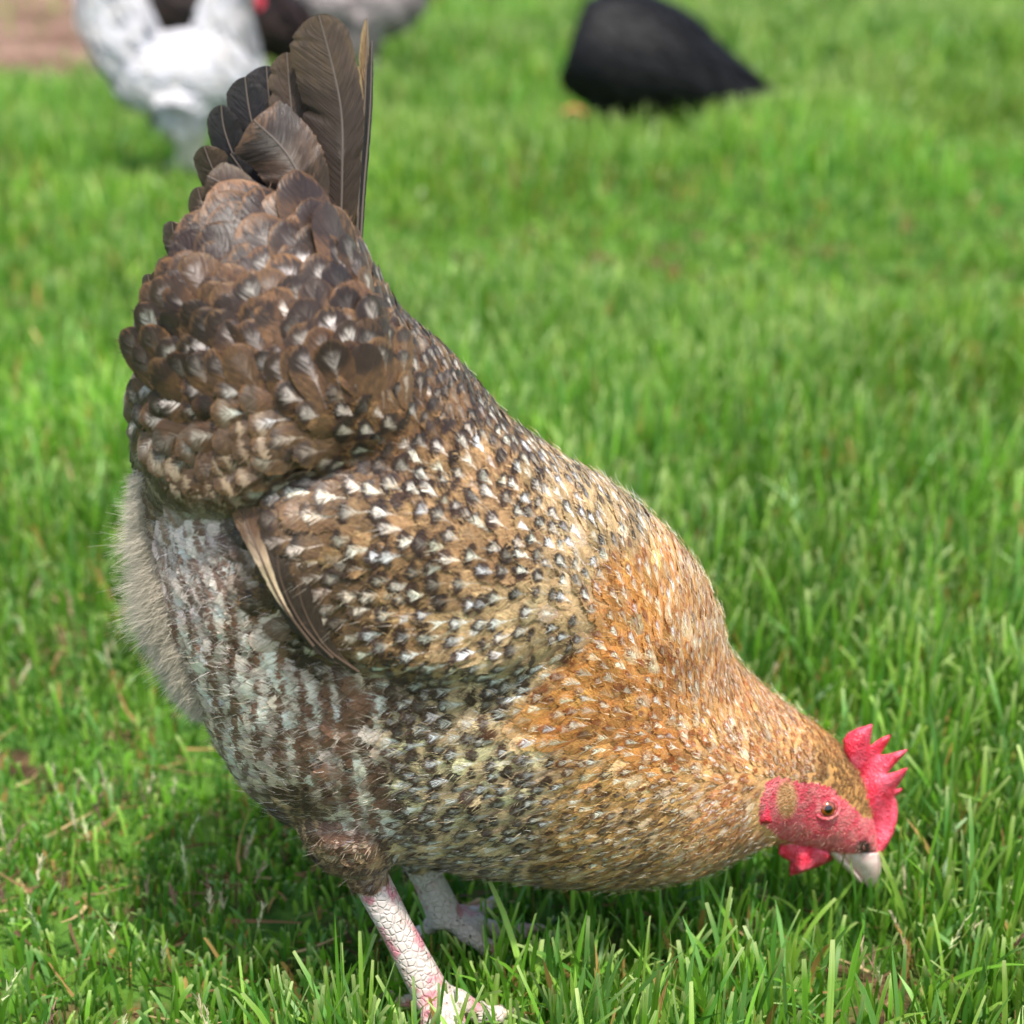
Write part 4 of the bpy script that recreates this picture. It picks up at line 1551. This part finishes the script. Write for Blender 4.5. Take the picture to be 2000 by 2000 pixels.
def small_hen(loc, yaw, label, parts, mat, comb=None, wattle=None, beakp=None, legs=(), legmat=None, tail=None, eyes=None, combmat=None, group=None):
    root = empty("hen", loc, label, "hen", group)
    root.rotation_euler = (0, 0, yaw)
    vs, fs = [], []

    def ad(r):
        v, f = loft_rings(r, sum(len(a) for a in vs)); vs.append(v); fs.extend(f)
    for st in parts:
        ad(ellipse_tube(st))
    hz = []
    for lg in legs:
        pts = np.array(lg[0], float); rr = np.array(lg[1], float)
        k = 16
        ad(tube_rings(catmull(pts, k), np.interp(np.linspace(0, 1, k), np.linspace(0, 1, len(rr)), rr), 12))
        foot = pts[-1]
        for ang, ln in ((0, .05), (.6, .042), (-.6, .042), (math.pi, .022)):
            e = foot + np.array([math.cos(ang) * ln, math.sin(ang) * ln, -.004])
            ad(tube_rings(np.array([foot, (foot + e) / 2 + [0, 0, .003], e]), np.array([.006, .0055, .0035]), 8))
    me = remeshed("body", np.vstack(vs), fs, 0.004, 3)
    nvv = len(me.vertices)
    co = np.zeros(nvv * 3, np.float32); me.vertices.foreach_get("co", co); co = co.reshape(-1, 3)
    me.materials.append(mat); me.materials.append(legmat)
    pc = np.zeros(len(me.polygons) * 3, np.float32); me.polygons.foreach_get("center", pc); pc = pc.reshape(-1, 3)
    zl = legs[0][0][1][2] if legs else -1
    me.polygons.foreach_set("material_index", (pc[:, 2] < zl).astype(np.int32))
    me.polygons.foreach_set("use_smooth", np.ones(len(me.polygons), bool))
    b = bpy.data.objects.new("body", me); COL.objects.link(b); b.parent = root

    def local_plate(name, pts, y, th, m):
        pts = np.array(pts, float)
        n = len(pts)
        V = [(x, y - th, z) for x, z in pts] + [(x, y + th, z) for x, z in pts]
        cx_, cz_ = pts.mean(0)
        V += [(cx_, y - th * 2, cz_), (cx_, y + th * 2, cz_)]
        F = []
        for i in range(n):
            j = (i + 1) % n
            F.append((i, j, 2 * n)); F.append((j + n, i + n, 2 * n + 1)); F.append((i, i + n, j + n, j))
        o = new_mesh(name, np.array(V), F, [m], None, False)
        o.parent = root
    if comb:
        local_plate("comb", comb, 0, .003, combmat or M_COMB)
    if wattle:
        for y in (-.010, .010):
            local_plate("wattle", wattle, y, .002, combmat or M_COMB)
    if beakp:
        pts = np.array([(a, 0, c) for a, c in beakp])
        V, F = loft_rings(tube_rings(catmull(pts, 8), np.linspace(.008, .001, 8), 10), 0)
        o = new_mesh("beak", V, F, [M_CLAW], None); o.parent = root
    if eyes:
        for y in (-1, 1):
            V, F = uv_sphere(.004, 12, 8)
            o = new_mesh("eye", V, F, [plain("small_eye", (30, 16, 10), .1, .6)], None)
            o.location = (eyes[0], y * eyes[2], eyes[1]); o.parent = root
    if tail:
        for q, (bx, bz, tx, tz, y, w) in enumerate(tail):
            k = 14
            t = np.linspace(0, 1, k)
            cxx = bx + (tx - bx) * t - .012 * np.sin(t * math.pi) * (1 if tx < bx else -1)
            czz = bz + (tz - bz) * t
            wd = w * np.sqrt(np.clip(np.sin(np.clip(t * .92 + .08, 0, 1) * math.pi), 0, 1)) + .001
            dx, dz = (tx - bx), (tz - bz); l = math.hypot(dx, dz); nx, nz = -dz / l, dx / l
            V = []
            for i in range(k):
                for s in (-1, -.5, 0, .5, 1):
                    V.append((cxx[i] + nx * wd[i] * s, y * (1 + t[i]) + .003 * (1 - s * s) * (1 if y >= 0 else -1), czz[i] + nz * wd[i] * s))
            F = []
            for i in range(k - 1):
                for s in range(4):
                    a = i * 5 + s
                    F.append((a, a + 1, a + 6, a + 5))
            o = new_mesh("tail_feather", np.array(V), F, [mat], None); o.parent = root
    # body feathers as soft overlapping scales
    bvh = BVHTree.FromPolygons([tuple(c) for c in co], [tuple(p.vertices) for p in me.polygons])
    k = rng.integers(0, len(pc), 1500)
    k = k[pc[k][:, 2] > zl + .01]
    Pf = pc[k].astype(float)
    n = len(Pf)
    nr = np.array([bvh.find_nearest(p)[1] for p in Pf])
    dirv = np.array([-1.0, 0, -.25])
    tt = dirv - nr * (nr @ dirv)[:, None]; tt /= np.linalg.norm(tt, axis=1)[:, None] + 1e-6
    cr = np.cross(nr, tt)
    L = rng.uniform(.026, .042, n)[:, None]; Wd = L * .42
    rows = []
    for (v, w, h) in ((0, .4, -.001), (.4, .95, .0010), (.75, .9, .0016), (1.0, .3, .0018)):
        for s in (-1, 1):
            rows.append(Pf + tt * L * v + cr * Wd * w * s + nr * h)
    G = np.stack(rows, 1)
    bb = np.arange(n)[:, None, None] * 8
    q = np.array([[0, 1, 3, 2], [2, 3, 5, 4], [4, 5, 7, 6]])
    o = new_mesh("plumage", G.reshape(-1, 3), (bb + q[None]).reshape(-1, 4), [mat], None)
    o.parent = root
    return root


def plumage_plain(name, c1, c2, spec=.3, rough=.6):
    t = NT(name)
    co = t.objco()
    n = t.noise(co, 45.0, 4.0, .6)
    c = t.mix(t.ss(n, .35, .65), l4(c1), l4(c2))
    t.p(Base_Color=c, Roughness=rough, Specular_IOR_Level=spec)
    t.bump(t.noise(co, 160.0, 3.0, .6), .5, .003)
    return t.m


M_WHITE = plumage_plain("white_plumage", (192, 192, 198), (184, 181, 180), .2, .75)
M_BLACK = plumage_plain("black_plumage", (6, 6, 8), (13, 13, 15), .25, .6)
M_DBROWN = plumage_plain("dark_brown_plumage", (24, 18, 18), (48, 34, 30), .3, .6)
M_GREY = plumage_plain("pale_grey_plumage", (172, 162, 160), (150, 138, 136), .2, .75)
M_PALELEG = plain("pale_leg_skin", (214, 206, 196), .6, .3, (120, (180, 170, 160), .001))
M_DARKLEG = plain("dark_leg_skin", (60, 52, 48), .6, .3, (120, (34, 30, 28), .001))


def gpos(px, py):
    r = ray(px, py)
    t = -CAM_H / r[..., 2]
    p = EYE + r * float(t)
    p[2] = terrain(p[0], p[1])
    return p


# white hen, upright, walking to the right
pw = gpos(388, 362)
small_hen(tuple(pw), 0.12, "white hen with upright tail and red comb, standing left of the speckled hen's tail",
          [[(-.085, .155, .030, .022), (-.070, .150, .048, .045), (-.03, .145, .058, .060), (.03, .148, .060, .062), (.075, .160, .050, .050), (.100, .170, .022, .022)],
           [(-.100, .290, .010, .008), (-.098, .260, .036, .014), (-.090, .215, .044, .024), (-.066, .165, .042, .034), (-.03, .15, .03, .03)],
           [(.055, .165, .046, .044), (.058, .200, .040, .034), (.062, .235, .030, .024), (.075, .262, .022, .019), (.090, .272, .018, .016), (.104, .270, .010, .010)]],
          M_WHITE,
          comb=[(.062, .278), (.066, .305), (.076, .292), (.084, .312), (.092, .294), (.102, .306), (.108, .284), (.116, .272), (.104, .270), (.085, .276)],
          wattle=[(.098, .262), (.106, .262), (.110, .240), (.102, .232), (.095, .245)],
          beakp=[(.100, .270), (.114, .268), (.126, .262)], eyes=(.092, .276, .0155),
          legs=[(((.0, -.03, .12), (-.005, -.03, .075), (-.002, -.03, .035), (.022, -.03, .010)), (.040, .030, .014, .008)),
                (((.0, .03, .12), (-.03, .03, .075), (-.02, .03, .04), (-.03, .03, .010)), (.040, .026, .012, .008))],
          legmat=M_PALELEG,
          tail=[(-.075, .17, -.118, .29, .006, .022), (-.070, .17, -.100, .31, -.004, .022), (-.06, .17, -.078, .30, .010, .020), (-.08, .16, -.126, .26, -.010, .018)],
          group="hens foraging on the lawn")
for _o in bpy.data.objects:
    if _o.get('label', '').startswith('white hen'):
        _o.scale = (.92, .92, .95)
# black hen, head down to the right
pb = gpos(1236, 268)
small_hen(tuple(pb), -0.10, "black hen with its head down in the grass at the back right",
          [[(-.088, .155, .030, .030), (-.072, .150, .074, .066), (-.015, .142, .096, .084), (.050, .128, .084, .076), (.110, .105, .062, .058),
            (.160, .086, .042, .036), (.205, .066, .028, .024), (.238, .048, .021, .019), (.258, .036, .012, .012)]],
          M_BLACK,
          comb=[(.225, .070), (.238, .082), (.245, .072), (.256, .078), (.262, .062), (.270, .050), (.262, .042), (.245, .058)],
          beakp=[(.254, .036), (.266, .026), (.274, .012)], eyes=(.243, .052, .0165),
          legs=[(((-.01, -.03, .12), (-.030, -.03, .070), (-.020, -.03, .035), (-.012, -.03, .010)), (.050, .034, .012, .008)),
                (((.0, .03, .12), (-.01, .03, .070), (.0, .03, .035), (.010, .03, .010)), (.050, .032, .012, .008))],
          legmat=M_DARKLEG, combmat=plain("dark_comb_skin", (60, 22, 26), .5, .4, (100, (40, 16, 18), .001)),
          tail=None,
          group="hens foraging on the lawn")
# dark brown hen behind the white one
pd_ = gpos(470, 235)
small_hen(tuple(pd_), 0.1, "dark brown hen with red face, lowering its head behind the white hen",
          [[(-.150, .240, .030, .030), (-.130, .225, .066, .060), (-.070, .205, .080, .076), (.0, .190, .078, .074), (.060, .170, .056, .052),
            (.095, .145, .040, .034), (.112, .110, .028, .024), (.120, .080, .021, .019), (.124, .062, .012, .012)]],
          M_DBROWN,
          comb=[(.110, .118), (.128, .120), (.134, .104), (.146, .104), (.142, .086), (.146, .070), (.134, .060), (.126, .080)],
          wattle=[(.100, .085), (.112, .078), (.110, .050), (.098, .046), (.092, .062)],
          beakp=[(.122, .066), (.130, .050), (.134, .036)], eyes=(.122, .088, .0165),
          legs=[(((-.05, -.03, .15), (-.060, -.03, .090), (-.055, -.03, .045), (-.05, -.03, .010)), (.050, .034, .012, .008)),
                (((-.06, .03, .15), (-.08, .03, .090), (-.06, .03, .045), (-.04, .03, .010)), (.050, .032, .012, .008))],
          legmat=M_DARKLEG, tail=[(-.14, .25, -.19, .33, .008, .026), (-.13, .26, -.16, .35, -.006, .026)],
          group="hens foraging on the lawn")
# pale grey hen, only its underside and legs in view
pg = gpos(745, 172)
small_hen(tuple(pg), 0.1, "pale grey hen at the back, directly behind the tip of the big hen's tail",
          [[(-.150, .200, .030, .030), (-.130, .195, .056, .055), (-.070, .175, .068, .070), (.0, .175, .070, .072), (.045, .195, .056, .052), (.07, .21, .03, .03)],
           [(.030, .20, .05, .045), (.050, .25, .036, .030), (.060, .29, .024, .020), (.075, .31, .02, .017), (.09, .315, .012, .012)]],
          M_GREY,
          comb=[(.055, .325), (.062, .345), (.072, .334), (.082, .350), (.092, .330), (.095, .318)],
          beakp=[(.09, .315), (.102, .312), (.112, .306)], eyes=(.08, .318, .0155),
          legs=[(((-.02, -.03, .15), (-.030, -.03, .085), (-.02, -.03, .045), (-.012, -.03, .010)), (.044, .028, .013, .009)),
                (((-.03, .03, .15), (-.05, .03, .085), (-.04, .03, .045), (-.03, .03, .010)), (.044, .028, .013, .009))],
          legmat=M_PALELEG, tail=[(-.14, .21, -.20, .29, .008, .026), (-.13, .22, -.17, .31, -.006, .026)],
          group="hens foraging on the lawn")


# ------------------------------------------------------------------ grass
def grass_zone(x0, x1, y0, y1, dens, wmul, hmul, seg=4):
    n = int((x1 - x0) * (y1 - y0) * dens)
    tuft = rng.random(n) < .55
    nt = max(8, n // 14)
    tx = rng.uniform(x0, x1, nt); ty = rng.uniform(y0, y1, nt)
    ti = rng.integers(0, nt, n)
    x = np.where(tuft, tx[ti] + rng.normal(0, .007, n), rng.uniform(x0, x1, n))
    y = np.where(tuft, ty[ti] + rng.normal(0, .007, n), rng.uniform(y0, y1, n))
    den = fbm(x * 5, y * 5, 40)
    keep = (rng.random(n) > bare(x, y) * .97) & (rng.random(n) < smooth(.15, .42, den) * .75 + .25)
    tr = np.zeros(len(x))
    for fx_, fy_, r_ in ((nf[0] + .01, nf[1] - .025, .042), (nf[0] - .005, nf[1] + .02, .03)):
        tr = np.maximum(tr, smooth(r_ * 1.25, r_ * .7, np.hypot(x - fx_, y - fy_)))
    bk = smooth(.05, .02, np.hypot(x - .165, (y - .765) * .8))
    keep &= rng.random(len(x)) > np.maximum(tr * .12, bk * .7)
    tr = tr[keep]
    x, y, tuft, ti = x[keep], y[keep], tuft[keep], ti[keep]
    n = len(x)
    patch = fbm(x * 2.3, y * 2.3, 50)
    hgt = (rng.gamma(9, 1 / 9, n) * .038 * (.30 + 1.45 * smooth(.25, .75, patch))) * hmul
    hgt = np.clip(hgt, .012, .085) * (1 - .30 * tr)
    yaw = rng.uniform(0, 2 * math.pi, n)
    lean = np.abs(rng.normal(0, .38, n))
    flatb = rng.random(n) < .10
    lean = np.where(flatb, rng.uniform(.9, 1.35, n), lean)
    curv = rng.normal(.25, .35, n)
    wd = rng.uniform(.0008, .00165, n) * wmul
    face = rng.uniform(0, 2 * math.pi, n)
    kind = rng.random(n)
    cut = rng.random(n) < .60
    green = np.array([lin(c) for c in ((94, 144, 42), (114, 166, 52), (76, 126, 46), (144, 184, 78), (110, 158, 80))])
    col = green[rng.integers(0, 5, n)] * rng.uniform(.75, 1.3, (n, 1))
    warm = smooth(.35, .75, fbm(x * 1.7 + 9, y * 1.7, 60))[:, None]
    col = col * (.50 + 1.0 * fbm(x * 2.6 + 4, y * 2.6, 33))[:, None]
    col = col * (1 + warm * np.array([.50, .20, .05]) * .65)
    dead = kind < .065
    col = np.where(dead[:, None], lin((186, 150, 92)) * rng.uniform(.5, 1.3, (n, 1)), col)
    hgt = np.where(dead, hgt * .75, hgt)
    z = terrain(x, y) - .002
    rows = []; colr = []; uvs = []
    dirx, diry = np.cos(yaw), np.sin(yaw)
    fx, fy = np.cos(face), np.sin(face)
    cxp = x.copy(); cyp = y.copy(); czp = z.copy()
    ang = lean * .35
    for j in range(seg + 1):
        t = j / seg
        w = wd * (1 - .15 * t) if j < seg else wd * np.where(cut, .62, .06)
        # a tiny fold so a blade is never a flat card
        rows.append(np.stack([cxp - fx * w, cyp - fy * w, czp], 1))
        rows.append(np.stack([cxp + fx * w, cyp + fy * w, czp], 1))
        tipc = lin((206, 214, 150))
        cc = col.copy()
        if j == 0:
            cc = cc * .9 + lin((150, 160, 100)) * .10
        if j == seg:
            cc = np.where((cut & ~dead)[:, None], cc * .45 + tipc * .55, cc)
        colr.append(cc); colr.append(cc)
        rr = kind * 50
        uvs.append(np.stack([-np.ones(n), np.full(n, t), rr], 1)); uvs.append(np.stack([np.ones(n), np.full(n, t), rr], 1))
        if j == seg - 1:
            st = np.minimum(hgt * .12, .0022) if True else 0
        if j < seg:
            stp = hgt / seg if j < seg - 1 else hgt / seg
            cxp = cxp + dirx * np.sin(ang) * stp
            cyp = cyp + diry * np.sin(ang) * stp
            czp = czp + np.cos(ang) * stp
            ang = ang + (lean * .9 + curv * .6) / seg
    G = np.stack(rows, 1); Cc = np.stack(colr, 1); U = np.stack(uvs, 1)
    k = 2 * (seg + 1)
    b = np.arange(n)[:, None, None] * k
    i = np.arange(seg)[:, None] * 2
    q = np.concatenate([i, i + 1, i + 3, i + 2], 1)
    F = (b + q[None]).reshape(-1, 4)
    return G.reshape(-1, 3), F, Cc.reshape(-1, 3), U.reshape(-1, 3)


def build_grass():
    Vs, Fs, Cs, Us = [], [], [], []
    o = 0
    for z in ((-.55, .65, .45, 1.15, 52000, 1.0, 1.12, 5), (float(ff[0]) - .04, float(ff[0]) + .07, float(ff[1]) - .055, float(ff[1]) - .012, 90000, 1.0, 1.35, 5), (-.85, -.55, .45, 1.15, 16000, 1.0, 1.1, 4), (.65, .95, .45, 1.15, 16000, 1.0, 1.1, 4),
              (-1.0, 1.1, 1.15, 1.9, 28000, 1.15, 1.2, 4), (-1.5, 1.6, 1.9, 3.3, 13000, 1.5, 1.3, 3), (-2.3, 2.4, 3.3, 6.5, 6500, 2.1, 1.4, 3)):
        V, F, C, U = grass_zone(*z)
        Vs.append(V); Fs.append(F + o); Cs.append(C); Us.append(U); o += len(V)
    V = np.vstack(Vs)
    ob = new_mesh("grass", V, np.vstack(Fs), [M_GRASS])
    attr_col(ob.data, "col", np.clip(np.vstack(Cs), 0, .9))
    attr_col(ob.data, "fuv", np.vstack(Us))
    ob["kind"] = "stuff"
    ob["label"] = "short mown green lawn grass with pale cut tips"
    ob["category"] = "grass"
    print("grass verts", len(V))


build_grass()


def build_seed_heads():
    n = 900
    x = rng.uniform(-.45, .55, n); y = rng.uniform(.56, 1.5, n)
    k = (fbm(x * 6, y * 6, 77) > .5)
    x, y = x[k], y[k]
    n = len(x)
    P, D, L, C = [], [], [], []
    for i in range(n):
        z = float(terrain(x[i], y[i]))
        h = random.uniform(.022, .045)
        lean = np.array([random.gauss(0, .25), random.gauss(0, .25), 1.0]); lean /= np.linalg.norm(lean)
        base = np.array([x[i], y[i], z])
        P.append(base); D.append(lean); L.append(h); C.append(lin((132, 150, 76)))
        pale = lin(random.choice([(216, 206, 168), (190, 170, 136), (168, 130, 112), (206, 212, 160)]))
        for j in range(16):
            f = .62 + .38 * j / 16
            a = random.uniform(0, 6.28)
            P.append(base + lean * h * f)
            D.append(lean + np.array([math.cos(a), math.sin(a), 0]) * random.uniform(.2, .6))
            L.append(random.uniform(.002, .006)); C.append(pale * random.uniform(.7, 1.2))
    P = np.array(P); D = np.array(D); L = np.array(L); C = np.array(C)
    wd = np.where(L > .015, .0004, .00055)
    ob = strands("seed_heads", P, D, D, L, wd, np.clip(C, 0, .9), None, M_FLUFF, 0, 2, .1)
    ob["kind"] = "stuff"; ob["label"] = "pale dry seed heads standing among the grass blades"; ob["category"] = "grass"


build_seed_heads()


def build_litter():
    n = 5000
    x = rng.uniform(-.6, .7, n); y = rng.uniform(.5, 1.6, n)
    z = terrain(x, y) + rng.uniform(.002, .010, n)
    P = np.stack([x, y, z], 1)
    a = rng.uniform(0, 6.28, n)
    D = np.stack([np.cos(a), np.sin(a), rng.normal(0, .15, n)], 1)
    c = np.array([lin(k) for k in ((170, 132, 84), (140, 104, 72), (196, 168, 120), (110, 84, 60))])[rng.integers(0, 4, n)] * rng.uniform(.6, 1.2, (n, 1))
    ob = strands("dry_thatch", P, D, D, rng.uniform(.012, .04, n), rng.uniform(.0005, .0012, n), np.clip(c, 0, .9), None, M_FLUFF, 0, 3, .3)
    ob["kind"] = "stuff"; ob["label"] = "dry brown straw lying between the grass roots"; ob["category"] = "straw"


build_litter()


# ------------------------------------------------------------------ a fallen leaf beside the black hen
def fallen_leaf():
    p = gpos(1112, 232)
    V, F = [], []
    n, m = 14, 7
    for i in range(n):
        t = i / (n - 1)
        w = .016 * math.sin(math.pi * min(1, t * .96 + .02)) ** .7
        for k in range(m):
            u = k / (m - 1) * 2 - 1
            V.append((p[0] - .022 + t * .048 + .004 * u * u, p[1] + u * w, p[2] + .030 + .010 * math.sin(t * 3) + .012 * u * u + .001 * math.sin(9 * t + 3 * u)))
    for i in range(n - 1):
        for k in range(m - 1):
            a = i * m + k
            F.append((a, a + 1, a + m + 1, a + m))
    o = new_mesh("fallen_leaf", np.array(V), F, [plain("dry_leaf", (196, 142, 92), .7, .2, (140.0, (150, 98, 60), .001))])
    md = o.modifiers.new("thickness", 'SOLIDIFY'); md.thickness = .0006
    o["label"] = "curled tan dry leaf on the grass beside the black hen's rump"; o["category"] = "leaf"


fallen_leaf()
